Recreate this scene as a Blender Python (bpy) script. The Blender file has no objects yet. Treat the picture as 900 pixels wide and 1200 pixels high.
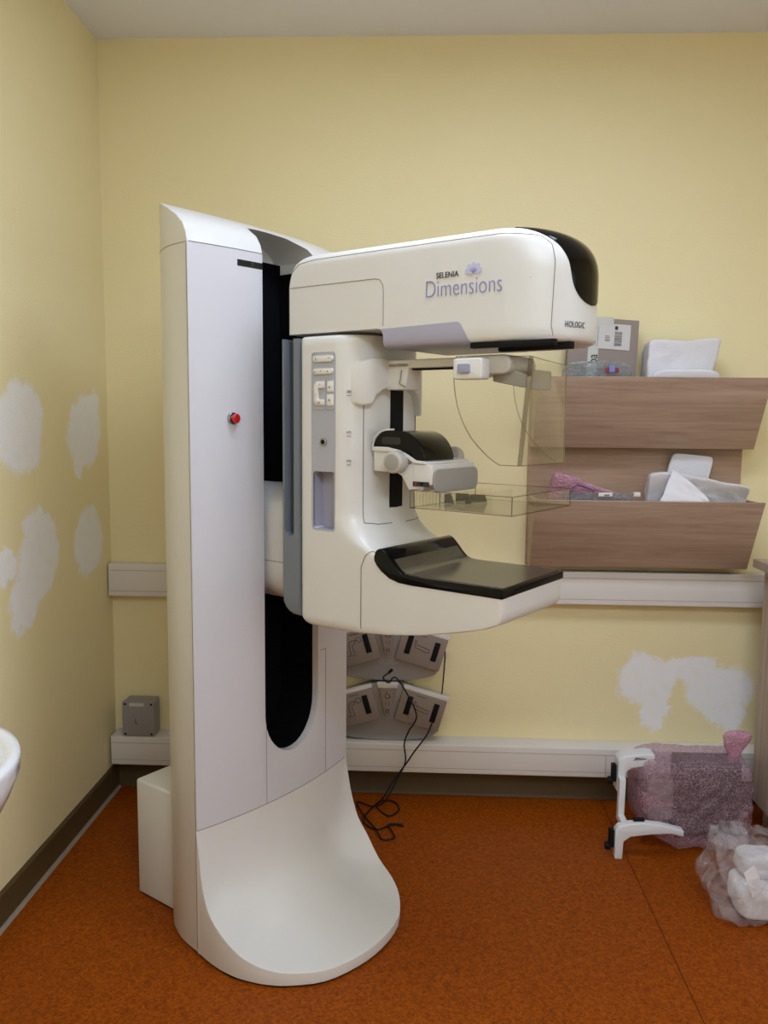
import bpy, bmesh, math, random
from mathutils import Vector, Matrix, noise
from mathutils.bvhtree import BVHTree
random.seed(7)
PI = math.pi
SC = bpy.context.scene
COL = SC.collection

# ------------------------------------------------------------------ materials
def srgb(r, g, b):
    f = lambda c: (c/255/12.92) if c/255 <= .04045 else ((c/255+.055)/1.055)**2.4
    return (f(r), f(g), f(b), 1)

def mat(name, col, rough=.5, spec=.5, metal=0, bump=0, bscale=200, coat=0, var=0, vscale=4, trans=None):
    m = bpy.data.materials.new(name); m.use_nodes = True
    nt = m.node_tree; N = nt.nodes; L = nt.links
    p = N['Principled BSDF']
    p.inputs['Base Color'].default_value = col
    p.inputs['Roughness'].default_value = rough
    p.inputs['Specular IOR Level'].default_value = spec
    p.inputs['Metallic'].default_value = metal
    if coat:
        p.inputs['Coat Weight'].default_value = coat; p.inputs['Coat Roughness'].default_value = .04
    tc = N.new('ShaderNodeTexCoord')
    nz = N.new('ShaderNodeTexNoise'); nz.inputs['Scale'].default_value = bscale; nz.inputs['Detail'].default_value = 3
    L.new(tc.outputs['Object'], nz.inputs['Vector'])
    if bump:
        b = N.new('ShaderNodeBump'); b.inputs['Strength'].default_value = bump; b.inputs['Distance'].default_value = .002
        L.new(nz.outputs['Fac'], b.inputs['Height']); L.new(b.outputs['Normal'], p.inputs['Normal'])
    v = var or .03
    n2 = N.new('ShaderNodeTexNoise'); n2.inputs['Scale'].default_value = vscale; n2.inputs['Detail'].default_value = 4
    L.new(tc.outputs['Object'], n2.inputs['Vector'])
    mx = N.new('ShaderNodeMix'); mx.data_type = 'RGBA'
    mx.inputs[6].default_value = tuple(c*(1-v) for c in col[:3])+(1,)
    mx.inputs[7].default_value = tuple(min(1, c*(1+v)) for c in col[:3])+(1,)
    L.new(n2.outputs['Fac'], mx.inputs[0]); L.new(mx.outputs[2], p.inputs['Base Color'])
    return m

def clear_mat(name, tint=(.95, .95, .94), ior=1.35, rough=.03, fmax=1):
    m = bpy.data.materials.new(name); m.use_nodes = True
    nt = m.node_tree; N = nt.nodes; L = nt.links
    N.remove(N['Principled BSDF']); out = N['Material Output']
    t = N.new('ShaderNodeBsdfTransparent'); t.inputs[0].default_value = (*tint, 1)
    g = N.new('ShaderNodeBsdfGlossy'); g.inputs['Roughness'].default_value = rough; g.inputs[0].default_value = (.9, .9, .9, 1)
    lw = N.new('ShaderNodeLayerWeight'); lw.inputs[0].default_value = .5
    pw = N.new('ShaderNodeMath'); pw.operation = 'POWER'; pw.inputs[1].default_value = 4.5
    f = N.new('ShaderNodeMath'); f.operation = 'MULTIPLY_ADD'; f.inputs[1].default_value = .75; f.inputs[2].default_value = (ior-1)**2/(ior+1)**2
    L.new(lw.outputs['Facing'], pw.inputs[0]); L.new(pw.outputs[0], f.inputs[0])
    mx = N.new('ShaderNodeMixShader')
    L.new(f.outputs[0], mx.inputs[0]); L.new(t.outputs[0], mx.inputs[1]); L.new(g.outputs[0], mx.inputs[2])
    L.new(mx.outputs[0], out.inputs[0]); return m

def film_mat(name, col, opacity, tint, bubbles=0, crease=0, rough=.2):
    """thin plastic film: part see-through, part coloured and shiny, with bubbles or creases in relief"""
    m = bpy.data.materials.new(name); m.use_nodes = True
    nt = m.node_tree; N = nt.nodes; L = nt.links
    p = N['Principled BSDF']; out = N['Material Output']
    p.inputs['Base Color'].default_value = col; p.inputs['Roughness'].default_value = rough
    p.inputs['Specular IOR Level'].default_value = .8
    tc = N.new('ShaderNodeTexCoord')
    t = N.new('ShaderNodeBsdfTransparent'); t.inputs[0].default_value = (*tint, 1)
    mx = N.new('ShaderNodeMixShader'); mx.inputs[0].default_value = opacity
    if bubbles:
        v = N.new('ShaderNodeTexVoronoi'); v.inputs['Scale'].default_value = bubbles
        v.inputs['Randomness'].default_value = .7
        L.new(tc.outputs['Object'], v.inputs['Vector'])
        b = N.new('ShaderNodeBump'); b.inputs['Strength'].default_value = 1; b.inputs['Distance'].default_value = .004; b.invert = True
        L.new(v.outputs['Distance'], b.inputs['Height']); L.new(b.outputs['Normal'], p.inputs['Normal'])
        r = N.new('ShaderNodeMapRange'); r.inputs[1].default_value = .15; r.inputs[2].default_value = .6
        r.inputs[3].default_value = max(0, opacity-.14); r.inputs[4].default_value = min(1, opacity+.2)
        L.new(v.outputs['Distance'], r.inputs[0]); L.new(r.outputs[0], mx.inputs[0])
    if crease:
        n = N.new('ShaderNodeTexNoise'); n.inputs['Scale'].default_value = crease; n.inputs['Detail'].default_value = 5
        n.inputs['Distortion'].default_value = 1.2
        L.new(tc.outputs['Object'], n.inputs['Vector'])
        b = N.new('ShaderNodeBump'); b.inputs['Strength'].default_value = 1; b.inputs['Distance'].default_value = .012
        L.new(n.outputs['Fac'], b.inputs['Height']); L.new(b.outputs['Normal'], p.inputs['Normal'])
        r = N.new('ShaderNodeMapRange'); r.inputs[1].default_value = .35; r.inputs[2].default_value = .7
        r.inputs[3].default_value = max(0, opacity-.12); r.inputs[4].default_value = min(1, opacity+.25)
        L.new(n.outputs['Fac'], r.inputs[0]); L.new(r.outputs[0], mx.inputs[0])
    L.new(t.outputs[0], mx.inputs[1]); L.new(p.outputs[0], mx.inputs[2]); L.new(mx.outputs[0], out.inputs[0])
    return m

def wall_mat(name, axes, patches):
    """yellow roller-painted plaster with the white filler patches; axes = which two coordinates the patches use"""
    m = bpy.data.materials.new(name); m.use_nodes = True
    nt = m.node_tree; N = nt.nodes; L = nt.links; p = N['Principled BSDF']
    p.inputs['Roughness'].default_value = .62; p.inputs['Specular IOR Level'].default_value = .3
    tc = N.new('ShaderNodeTexCoord')
    n1 = N.new('ShaderNodeTexNoise'); n1.inputs['Scale'].default_value = 2.2; n1.inputs['Detail'].default_value = 5
    L.new(tc.outputs['Object'], n1.inputs['Vector'])
    ramp = N.new('ShaderNodeMix'); ramp.data_type = 'RGBA'
    ramp.inputs[6].default_value = WALL_A; ramp.inputs[7].default_value = WALL_B
    L.new(n1.outputs['Fac'], ramp.inputs[0])
    mp = N.new('ShaderNodeMapping'); mp.inputs['Scale'].default_value = (60, 60, 190)
    L.new(tc.outputs['Object'], mp.inputs['Vector'])
    n2 = N.new('ShaderNodeTexNoise'); n2.inputs['Scale'].default_value = 1; n2.inputs['Detail'].default_value = 3
    L.new(mp.outputs[0], n2.inputs['Vector'])
    bp = N.new('ShaderNodeBump'); bp.inputs['Strength'].default_value = .35; bp.inputs['Distance'].default_value = .002
    L.new(n2.outputs['Fac'], bp.inputs['Height']); L.new(bp.outputs['Normal'], p.inputs['Normal'])
    last = ramp.outputs[2]
    if patches:
        def warp(scale, amp, src):
            n3 = N.new('ShaderNodeTexNoise'); n3.inputs['Scale'].default_value = scale; n3.inputs['Detail'].default_value = 6
            n3.inputs['Roughness'].default_value = .65
            L.new(tc.outputs['Object'], n3.inputs['Vector'])
            s = N.new('ShaderNodeVectorMath'); s.operation = 'SUBTRACT'; s.inputs[1].default_value = (.5, .5, .5)
            L.new(n3.outputs['Color'], s.inputs[0])
            k = N.new('ShaderNodeVectorMath'); k.operation = 'SCALE'; k.inputs['Scale'].default_value = amp
            L.new(s.outputs[0], k.inputs[0])
            a = N.new('ShaderNodeVectorMath'); a.operation = 'ADD'
            L.new(src, a.inputs[0]); L.new(k.outputs[0], a.inputs[1]); return a.outputs[0]
        co = warp(9, .16, tc.outputs['Object']); co = warp(60, .05, co)
        prev = None
        for (a, z, ra, rz, rot) in patches:
            sb = N.new('ShaderNodeVectorMath'); sb.operation = 'SUBTRACT'
            c = [0, 0, z]; c[axes] = a; sb.inputs[1].default_value = c
            L.new(co, sb.inputs[0])
            ro = N.new('ShaderNodeVectorRotate'); ro.rotation_type = 'X_AXIS' if axes == 1 else 'Y_AXIS'
            ro.inputs['Angle'].default_value = math.radians(rot); L.new(sb.outputs[0], ro.inputs['Vector'])
            sc = N.new('ShaderNodeVectorMath'); sc.operation = 'MULTIPLY'
            k = [0, 0, 1/rz]; k[axes] = 1/ra; sc.inputs[1].default_value = k
            L.new(ro.outputs[0], sc.inputs[0])
            ln = N.new('ShaderNodeVectorMath'); ln.operation = 'LENGTH'; L.new(sc.outputs[0], ln.inputs[0])
            o = ln.outputs['Value']
            if prev is not None:
                mn = N.new('ShaderNodeMath'); mn.operation = 'MINIMUM'; L.new(prev, mn.inputs[0]); L.new(o, mn.inputs[1]); o = mn.outputs[0]
            prev = o
        mr = N.new('ShaderNodeMapRange'); mr.inputs[1].default_value = 1.06; mr.inputs[2].default_value = .86
        L.new(prev, mr.inputs[0])
        n4 = N.new('ShaderNodeTexNoise'); n4.inputs['Scale'].default_value = 26; n4.inputs['Detail'].default_value = 4
        L.new(tc.outputs['Object'], n4.inputs['Vector'])
        m4 = N.new('ShaderNodeMapRange'); m4.inputs[1].default_value = .25; m4.inputs[2].default_value = .5
        m4.inputs[3].default_value = .72; m4.inputs[4].default_value = 1
        L.new(n4.outputs['Fac'], m4.inputs[0])
        mu = N.new('ShaderNodeMath'); mu.operation = 'MULTIPLY'; L.new(mr.outputs[0], mu.inputs[0]); L.new(m4.outputs[0], mu.inputs[1])
        mx = N.new('ShaderNodeMix'); mx.data_type = 'RGBA'; mx.inputs[7].default_value = FILLER
        L.new(mu.outputs[0], mx.inputs[0]); L.new(last, mx.inputs[6]); last = mx.outputs[2]
    L.new(last, p.inputs['Base Color'])
    return m

def floor_mat():
    m = bpy.data.materials.new('cork_floor'); m.use_nodes = True
    nt = m.node_tree; N = nt.nodes; L = nt.links; p = N['Principled BSDF']
    p.inputs['Roughness'].default_value = .5; p.inputs['Specular IOR Level'].default_value = .16
    tc = N.new('ShaderNodeTexCoord')
    v = N.new('ShaderNodeTexVoronoi'); v.inputs['Scale'].default_value = 170; L.new(tc.outputs['Object'], v.inputs['Vector'])
    cr = N.new('ShaderNodeValToRGB'); e = cr.color_ramp.elements
    e[0].position = 0; e[0].color = srgb(96, 42, 2); e[1].position = 1; e[1].color = srgb(176, 88, 6)
    x = e.new(.5); x.color = srgb(138, 63, 3)
    sp = N.new('ShaderNodeSeparateColor'); L.new(v.outputs['Color'], sp.inputs[0]); L.new(sp.outputs[0], cr.inputs[0])
    n = N.new('ShaderNodeTexNoise'); n.inputs['Scale'].default_value = 60; n.inputs['Detail'].default_value = 4; L.new(tc.outputs['Object'], n.inputs['Vector'])
    cr2 = N.new('ShaderNodeValToRGB'); e = cr2.color_ramp.elements
    e[0].position = .3; e[0].color = srgb(124, 54, 2); e[1].position = .7; e[1].color = srgb(156, 76, 4)
    L.new(n.outputs['Fac'], cr2.inputs[0])
    mx = N.new('ShaderNodeMix'); mx.data_type = 'RGBA'; mx.inputs[0].default_value = .5
    L.new(cr.outputs[0], mx.inputs[6]); L.new(cr2.outputs[0], mx.inputs[7])
    L.new(mx.outputs[2], p.inputs['Base Color'])
    b = N.new('ShaderNodeBump'); b.inputs['Strength'].default_value = .15; b.inputs['Distance'].default_value = .001
    L.new(n.outputs['Fac'], b.inputs['Height']); L.new(b.outputs['Normal'], p.inputs['Normal'])
    return m

def wood_mat(name, dark, light, axis=0):
    m = bpy.data.materials.new(name); m.use_nodes = True
    nt = m.node_tree; N = nt.nodes; L = nt.links; p = N['Principled BSDF']
    p.inputs['Roughness'].default_value = .5; p.inputs['Specular IOR Level'].default_value = .3
    tc = N.new('ShaderNodeTexCoord'); mp = N.new('ShaderNodeMapping')
    s = [22, 22, 22]; s[axis] = 1.3
    if axis == 2: s = [45, 45, 1.1]
    mp.inputs['Scale'].default_value = s
    L.new(tc.outputs['Object'], mp.inputs['Vector'])
    n = N.new('ShaderNodeTexNoise'); n.inputs['Scale'].default_value = 1.4; n.inputs['Detail'].default_value = 8
    n.inputs['Roughness'].default_value = .7; n.inputs['Distortion'].default_value = .6
    L.new(mp.outputs[0], n.inputs['Vector'])
    cr = N.new('ShaderNodeValToRGB'); e = cr.color_ramp.elements
    e[0].position = .32; e[0].color = dark; e[1].position = .68; e[1].color = light
    L.new(n.outputs['Fac'], cr.inputs[0]); L.new(cr.outputs[0], p.inputs['Base Color'])
    return m

WALL_A = srgb(240, 225, 178); WALL_B = srgb(245, 232, 188); FILLER = srgb(246, 244, 246)
M = {}
M['white'] = mat('white_enamel', srgb(220, 218, 216), .32, .45, bump=.02, bscale=500)
M['panel'] = mat('white_cover_panel', srgb(210, 208, 214), .38, .45)
M['skirt'] = mat('base_skirt_enamel', srgb(224, 222, 220), .3, .5)
M['seam'] = mat('panel_gap', srgb(128, 120, 116), .8, .1)
M['black'] = mat('matt_black', srgb(16, 16, 20), .7, .2)
M['belt'] = mat('black_slot_cover', srgb(10, 10, 14), .85, .08)
M['gloss'] = mat('gloss_black', srgb(8, 8, 10), .06, .22)
M['visor'] = mat('smoked_visor', srgb(9, 8, 8), .1, .22)
M['plate'] = mat('dark_carbon_plate', srgb(58, 54, 48), .16, .6)
M['slate'] = mat('slate_grey_cover', srgb(118, 124, 132), .45, .4)
M['slate_in'] = mat('slate_blue_groove', srgb(72, 80, 96), .6, .3)
M['lav'] = mat('lavender_cover', srgb(172, 170, 190), .4, .4)
M['ctrl'] = mat('control_grey', srgb(176, 177, 188), .4, .4)
M['button'] = mat('ivory_button', srgb(226, 222, 214), .4, .4)
M['ink'] = mat('dark_ink', srgb(60, 58, 62), .6, .2)
M['logo'] = mat('lilac_ink', srgb(142, 140, 190), .6, .2)
M['petal'] = mat('pale_lilac_ink', srgb(196, 194, 222), .6, .2)
M['steel'] = mat('steel', srgb(170, 170, 172), .25, .5, metal=1)
M['red'] = mat('red_button', srgb(190, 24, 22), .3, .5, coat=.3)
M['display'] = mat('display_glass', srgb(22, 32, 32), .1, .5)
M['knob'] = mat('grey_knob', srgb(190, 184, 176), .4, .4)
M['flap'] = mat('grey_lever', srgb(158, 154, 150), .45, .4)
M['btnblue'] = mat('blue_grey_button', srgb(150, 154, 178), .4, .4)
M['clear'] = clear_mat('clear_polycarbonate', (.98, .978, .965), 1.4)
M['clear2'] = clear_mat('clear_tray', (.988, .985, .975), 1.45)
M['edge'] = clear_mat('cut_edge', (.62, .60, .57), 1.5, .2)
M['edge2'] = clear_mat('bent_edge', (.70, .67, .63), 1.5, .2)
M['floor'] = floor_mat()
M['skirting'] = mat('brown_skirting', srgb(84, 66, 40), .5, .35, var=.12)
M['ceil'] = mat('ceiling_paint', srgb(240, 241, 252), .8, .2, var=.03, vscale=3)
M['trunk'] = mat('trunking_plastic', srgb(228, 222, 218), .42, .4)
M['trunkgap'] = mat('trunking_groove', srgb(186, 176, 170), .6, .2)
M['jbox'] = mat('junction_grey', srgb(150, 146, 146), .5, .4)
M['wood'] = wood_mat('shelf_wood', srgb(170, 142, 124), srgb(204, 180, 162))
M['woodv'] = wood_mat('cabinet_wood', srgb(160, 142, 126), srgb(196, 178, 160), 2)
M['woodin'] = wood_mat('panel_wood', srgb(162, 130, 108), srgb(190, 160, 136))
M['ceramic'] = mat('white_ceramic', srgb(238, 240, 248), .08, .6, coat=.4)
M['card'] = mat('grey_cardboard', srgb(150, 136, 128), .7, .2, var=.06)
M['cardtop'] = mat('pale_tape', srgb(196, 196, 190), .3, .4)
M['label'] = mat('label_paper', srgb(205, 200, 198), .6, .2)
M['foam'] = mat('white_foam', srgb(226, 224, 230), .8, .2, bump=.5, bscale=140)
M['paper'] = mat('white_paper', srgb(236, 236, 244), .7, .2)
M['pink'] = film_mat('pink_bubble_film', srgb(216, 180, 194), .22, (.95, .87, .91), bubbles=150, rough=.15)
M['pinkd'] = film_mat('pink_bubble_film_dense', srgb(212, 158, 180), .7, (.9, .75, .82), bubbles=150, rough=.12)
M['film'] = film_mat('clear_film', srgb(215, 208, 212), .17, (.96, .95, .95), crease=16, rough=.12)
M['filmd'] = film_mat('clear_film_thick', srgb(180, 190, 195), .35, (.9, .92, .93), crease=40, rough=.08)
M['dark'] = mat('dark_grey_plastic', srgb(54, 46, 54), .5, .3)
M['bracket'] = mat('white_painted_metal', srgb(228, 230, 236), .35, .4)
M['cable'] = mat('black_cable', srgb(22, 20, 20), .5, .3)
M['pedal'] = mat('pedal_grey', srgb(146, 132, 124), .5, .3)
M['silver'] = mat('silver_base', srgb(160, 158, 158), .38, .4, metal=.3)
M['rubber_shadow'] = mat('black_rubber_and_shadow', srgb(20, 20, 22), .7, .2)  # real rubber parts, and the black shadow gap under the machine base
M['maroon'] = mat('red_cap', srgb(130, 40, 60), .4, .4)
M['bluecap'] = mat('blue_cap', srgb(120, 130, 190), .4, .4)

# ------------------------------------------------------------------ mesh helpers
def link(name, me, m, parent=None, ang=38):
    o = bpy.data.objects.new(name, me); COL.objects.link(o)
    if m is not None:
        me.materials.clear(); me.materials.append(M[m] if isinstance(m, str) else m)
    if parent is not None: o.parent = parent
    if ang: smooth(o, ang)
    return o
def smooth(o, ang=38):
    me = o.data
    for p in me.polygons: p.use_smooth = True
    me.set_sharp_from_angle(angle=math.radians(ang))
def bm_to(name, bm, m, parent=None, ang=38):
    bmesh.ops.recalc_face_normals(bm, faces=bm.faces)
    me = bpy.data.meshes.new(name); bm.to_mesh(me); bm.free()
    return link(name, me, m, parent, ang)
def bake(o, ang=38):
    bpy.context.view_layer.update()
    dg = bpy.context.evaluated_depsgraph_get()
    me = bpy.data.meshes.new_from_object(o.evaluated_get(dg))
    old = o.data; o.modifiers.clear(); o.data = me; me.name = o.name
    bpy.data.meshes.remove(old)
    if ang: smooth(o, ang)
    return o
def bevel(o, w, seg=3, lim=35, ang=38):
    md = o.modifiers.new('b', 'BEVEL'); md.width = w; md.segments = seg; md.limit_method = 'ANGLE'
    md.angle_limit = math.radians(lim); md.harden_normals = False
    return bake(o, ang)
def boolean(o, cutters, op='DIFFERENCE', keep=False, ang=38):
    if not isinstance(cutters, (list, tuple)): cutters = [cutters]
    for c in cutters:
        md = o.modifiers.new('x', 'BOOLEAN'); md.object = c; md.operation = op; md.solver = 'EXACT'
    bake(o, ang)
    if not keep:
        for c in cutters: kill(c)
    return o
def kill(o):
    me = o.data; bpy.data.objects.remove(o); bpy.data.meshes.remove(me)
def clone(o, name=None, m=None):
    c = o.copy(); c.data = o.data.copy(); COL.objects.link(c)
    if name: c.name = name
    if m: c.data.materials.clear(); c.data.materials.append(M[m])
    return c
def inherit(o, m):
    o.data.materials.clear(); o.data.materials.append(M[m])
    for p in o.data.polygons: p.material_index = 0
def add_prism(bm, poly, axis, lo, hi):
    """poly: 2-D points. axis 'y': (x,z) extruded over y; 'x': (y,z); 'z': (x,y)"""
    def P(a, b, c):
        return {'y': (a, c, b), 'x': (c, a, b), 'z': (a, b, c)}[axis]
    v0 = [bm.verts.new(P(a, b, lo)) for a, b in poly]; v1 = [bm.verts.new(P(a, b, hi)) for a, b in poly]
    n = len(poly)
    bm.faces.new(v0); bm.faces.new(v1[::-1])
    for i in range(n): bm.faces.new((v0[i], v1[i], v1[(i+1) % n], v0[(i+1) % n]))
def prism(name, poly, axis, lo, hi, m, parent=None, bev=0, seg=3, ang=38):
    bm = bmesh.new(); add_prism(bm, poly, axis, lo, hi)
    o = bm_to(name, bm, m, parent, ang)
    if bev: bevel(o, bev, seg, ang=ang)
    return o
def box(name, x0, x1, y0, y1, z0, z1, m, parent=None, bev=0, seg=3):
    return prism(name, [(x0, z0), (x1, z0), (x1, z1), (x0, z1)], 'y', y0, y1, m, parent, bev, seg)
def rrect(x0, x1, z0, z1, r, n=6):
    r = min(r, abs(x1-x0)/2-1e-5, abs(z1-z0)/2-1e-5)
    P = []
    for cx, cz, a0 in ((x1-r, z1-r, 0), (x0+r, z1-r, 90), (x0+r, z0+r, 180), (x1-r, z0+r, 270)):
        for k in range(n+1):
            a = math.radians(a0+90*k/n); P.append((cx+r*math.cos(a), cz+r*math.sin(a)))
    return P
def loft(name, rings, m, parent=None, cap=True, ang=38):
    bm = bmesh.new(); V = [[bm.verts.new(p) for p in r] for r in rings]; n = len(rings[0])
    for a, b in zip(V, V[1:]):
        for i in range(n): bm.faces.new((a[i], a[(i+1) % n], b[(i+1) % n], b[i]))
    if cap: bm.faces.new(V[0][::-1]); bm.faces.new(V[-1])
    return bm_to(name, bm, m, parent, ang)
def add_tube(bm, pts, r, n=8, closed=False):
    pts = [Vector(p) for p in pts]; N = len(pts); R = []
    up = Vector((0, 0, 1))
    for i, p in enumerate(pts):
        a = pts[(i-1) % N] if (closed or i) else p; b = pts[(i+1) % N] if (closed or i < N-1) else p
        t = (b-a).normalized()
        if i == 0:
            x = t.cross(up)
            if x.length < .1: x = t.cross(Vector((1, 0, 0)))
        else: x = x-t*x.dot(t)
        x.normalize(); y = t.cross(x)
        R.append([bm.verts.new(p+(x*math.cos(2*PI*k/n)+y*math.sin(2*PI*k/n))*r) for k in range(n)])
    rng = range(N) if closed else range(N-1)
    for i in rng:
        a, b = R[i], R[(i+1) % N]
        for k in range(n): bm.faces.new((a[k], a[(k+1) % n], b[(k+1) % n], b[k]))
    if not closed: bm.faces.new(R[0][::-1]); bm.faces.new(R[-1])
def tube(name, pts, r, m, parent=None, n=8, closed=False):
    bm = bmesh.new(); add_tube(bm, pts, r, n, closed); return bm_to(name, bm, m, parent, 60)
def catmull(P, k=8, closed=False):
    P = [Vector(p) for p in P]; out = []; n = len(P)
    for i in range(n if closed else n-1):
        if closed: a, b, c, d = P[(i-1) % n], P[i], P[(i+1) % n], P[(i+2) % n]
        else: a, b, c, d = P[max(i-1, 0)], P[i], P[i+1], P[min(i+2, n-1)]
        for j in range(k):
            t = j/k
            out.append(.5*((2*b)+(c-a)*t+(2*a-5*b+4*c-d)*t*t+(3*b-a-3*c+d)*t**3))
    if not closed: out.append(P[-1])
    return out
def cyl(name, p0, p1, r, m, parent=None, n=32, r2=None, bev=0):
    p0, p1 = Vector(p0), Vector(p1); d = (p1-p0).normalized()
    x = d.cross(Vector((0, 0, 1)))
    if x.length < .1: x = d.cross(Vector((1, 0, 0)))
    x.normalize(); y = d.cross(x); r2 = r if r2 is None else r2
    ring = lambda p, q: [p+(x*math.cos(2*PI*k/n)+y*math.sin(2*PI*k/n))*q for k in range(n)]
    o = loft(name, [ring(p0, r), ring(p1, r2)], m, parent)
    if bev: bevel(o, bev, 3)
    return o
def seams(name, target, lines, parent, r=.0011, m='seam', step=.01):
    """thin joint lines laid on the surface of target"""
    bm0 = bmesh.new(); bm0.from_mesh(target.data); tree = BVHTree.FromBMesh(bm0); bm0.free()
    for L in lines:
        bm = bmesh.new()
        pts = [Vector(p) for p in L]; out = []
        for a, b in zip(pts, pts[1:]):
            k = max(1, int((b-a).length/step))
            out += [a.lerp(b, j/k) for j in range(k)]
        out.append(pts[-1])
        q = [tree.find_nearest(p)[0] for p in out]
        q2 = [q[0]]
        for p in q[1:]:
            if (p-q2[-1]).length > 1e-4: q2.append(p)
        if len(q2) > 1: add_tube(bm, q2, r, 5)
        o = bm_to(name, bm, m, parent, 60)
    return o
def text(name, s, size, origin, xdir, ydir, m, parent, sx=1, depth=.0006, font_off=0):
    cu = bpy.data.curves.new(name, 'FONT'); cu.body = s; cu.size = size; cu.extrude = depth; cu.offset = font_off
    o = bpy.data.objects.new(name, cu); COL.objects.link(o)
    bpy.context.view_layer.update()
    me = bpy.data.meshes.new_from_object(o.evaluated_get(bpy.context.evaluated_depsgraph_get()))
    bpy.data.objects.remove(o); bpy.data.curves.remove(cu)
    X = Vector(xdir).normalized(); Y = Vector(ydir).normalized(); Z = X.cross(Y)
    O = Vector(origin)
    for v in me.vertices: v.co = O+X*v.co.x*sx+Y*v.co.y+Z*v.co.z
    return link(name, me, m, parent, 0)
def empty(name, loc, rz, label, cat, group=None):
    o = bpy.data.objects.new(name, None); COL.objects.link(o); o.location = loc; o.rotation_euler = (0, 0, rz)
    o.empty_display_size = .05; tag(o, label, cat, group); return o
def tag(o, label, cat, group=None):
    o['label'] = label; o['category'] = cat
    if group: o['group'] = group
    return o
def struct(o): o['kind'] = 'structure'; return o
def blob(name, c, h, m, parent=None, e=.35, amp=.02, freq=6, seed=0, div=28, pinch=None, flatz=None, ridge=0):
    """crumpled soft body: superellipsoid with folds"""
    bm = bmesh.new(); bmesh.ops.create_cube(bm, size=2)
    bmesh.ops.subdivide_edges(bm, edges=bm.edges[:], cuts=div, use_grid_fill=True)
    c = Vector(c); h = Vector(h); off = Vector((seed*3.1, seed*1.7, seed*2.3))
    for v in bm.verts:
        d = v.co.normalized(); k = (abs(d.x)**(2/e)+abs(d.y)**(2/e)+abs(d.z)**(2/e))**(-e/2)
        p = Vector((d.x*h.x*k, d.y*h.y*k, d.z*h.z*k))
        q = (p+off)*freq
        nz = noise.noise(q)*.6+noise.noise(q*2.3)*.3+noise.noise(q*5)*.14
        if ridge: nz += ridge*(1-abs(noise.noise(q*1.7+Vector((9, 2, 4))))*3)
        p += d*amp*nz
        if pinch: p = pinch(p)
        p += c
        if flatz is not None and p.z < flatz: p.z = flatz+.0005*abs(nz)
        v.co = p
    return bm_to(name, bm, m, parent, 60)

# ================================================================== THE ROOM
XL, YB, ZC = -1.265, 3.314, 2.99
XR, YF = 2.6, -1.0
LEFT_PATCH = [(2.585, 1.51, .17, .155, 0), (3.08, 1.49, .17, .13, -25), (3.16, 1.60, .07, .05, 0), (3.02, 1.40, .07, .08, 0),
              (2.67, 1.06, .17, .135, -20), (2.56, .95, .10, .10, 0), (2.66, 1.18, .1, .07, 0), (3.09, 1.08, .15, .13, 0), (2.46, 1.09, .06, .05, 0)]
BACK_PATCH = [(.93, .50, .12, .105, 0), (.965, .38, .06, .08, 0), (1.10, .55, .14, .06, 0), (1.23, .47, .155, .10, 10), (1.25, .36, .08, .06, 0)]
mw_left = wall_mat('left_wall_paint', 1, LEFT_PATCH)
mw_back = wall_mat('back_wall_paint', 0, BACK_PATCH)
mw_plain = wall_mat('wall_paint', 0, [])
struct(box('floor', XL-.1, XR+.1, YF-.1, YB+.1, -.1, 0, 'floor'))
struct(box('ceiling', XL-.1, XR+.1, YF-.1, YB+.1, ZC, ZC+.1, 'ceil'))
struct(box('wall_left', XL-.1, XL, YF, YB, 0, ZC, mw_left))
struct(box('wall_back', XL-.1, XR+.1, YB, YB+.1, 0, ZC, mw_back))
struct(box('wall_front', XL-.1, XR+.1, YF-.1, YF, 0, ZC, mw_plain))
# right wall with a window opening behind the photographer's right shoulder
WY0, WY1, WZ0, WZ1 = -.2, 1.3, 1.0, 2.35
wr = box('wall_right', XR, XR+.1, YF, YB, 0, ZC, mw_plain)
boolean(wr, box('c', XR-.1, XR+.2, WY0, WY1, WZ0, WZ1, 'white')); inherit_m = wr.data.materials
wr.data.materials.clear(); wr.data.materials.append(mw_plain); struct(wr)
bm = bmesh.new()
for a, b, c, d in ((WY0, WY0+.06, WZ0, WZ1), (WY1-.06, WY1, WZ0, WZ1), (WY0+.06, WY1-.06, WZ0, WZ0+.06), (WY0+.06, WY1-.06, WZ1-.06, WZ1), ((WY0+WY1)/2-.04, (WY0+WY1)/2+.04, WZ0+.06, WZ1-.06)):
    add_prism(bm, [(a, c), (b, c), (b, d), (a, d)], 'x', XR+.02, XR+.07)
wf = struct(bm_to('window_1', bm, 'trunk'))
prism('window_pane', [(WY0+.05, WZ0+.05), (WY1-.05, WZ0+.05), (WY1-.05, WZ1-.05), (WY0+.05, WZ1-.05)], 'x', XR+.042, XR+.047, 'clear', wf)
struct(tube('trim_3', [(.76, YB-.03, 0), (.757, 2.2, 0), (.753, YF+.05, 0)], .0014, mat('floor_joint', srgb(92, 44, 16), .8, .1), None, 6))
# skirting boards: sheet flooring turned up the wall, with a pale bead
def skirting(name, poly_axis, lo, hi, prof):
    return struct(prism(name, prof, poly_axis, lo, hi, 'skirting'))
skirting('baseboard_left', 'y', YF, YB, [(XL, 0), (XL+.022, 0), (XL+.015, .012), (XL+.012, .095), (XL+.006, .102), (XL, .102)])
skirting('baseboard_back', 'x', XL+.012, XR, [(YB, 0), (YB-.022, 0), (YB-.015, .012), (YB-.012, .098), (YB-.006, .104), (YB, .104)])
bead = mat('skirting_bead', srgb(150, 140, 126), .5, .3)
struct(prism('trim_4', [(XL+.018, 0), (XL+.029, 0), (XL+.022, .009), (XL+.016, .009)], 'y', YF, YB-.03, bead))
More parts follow.
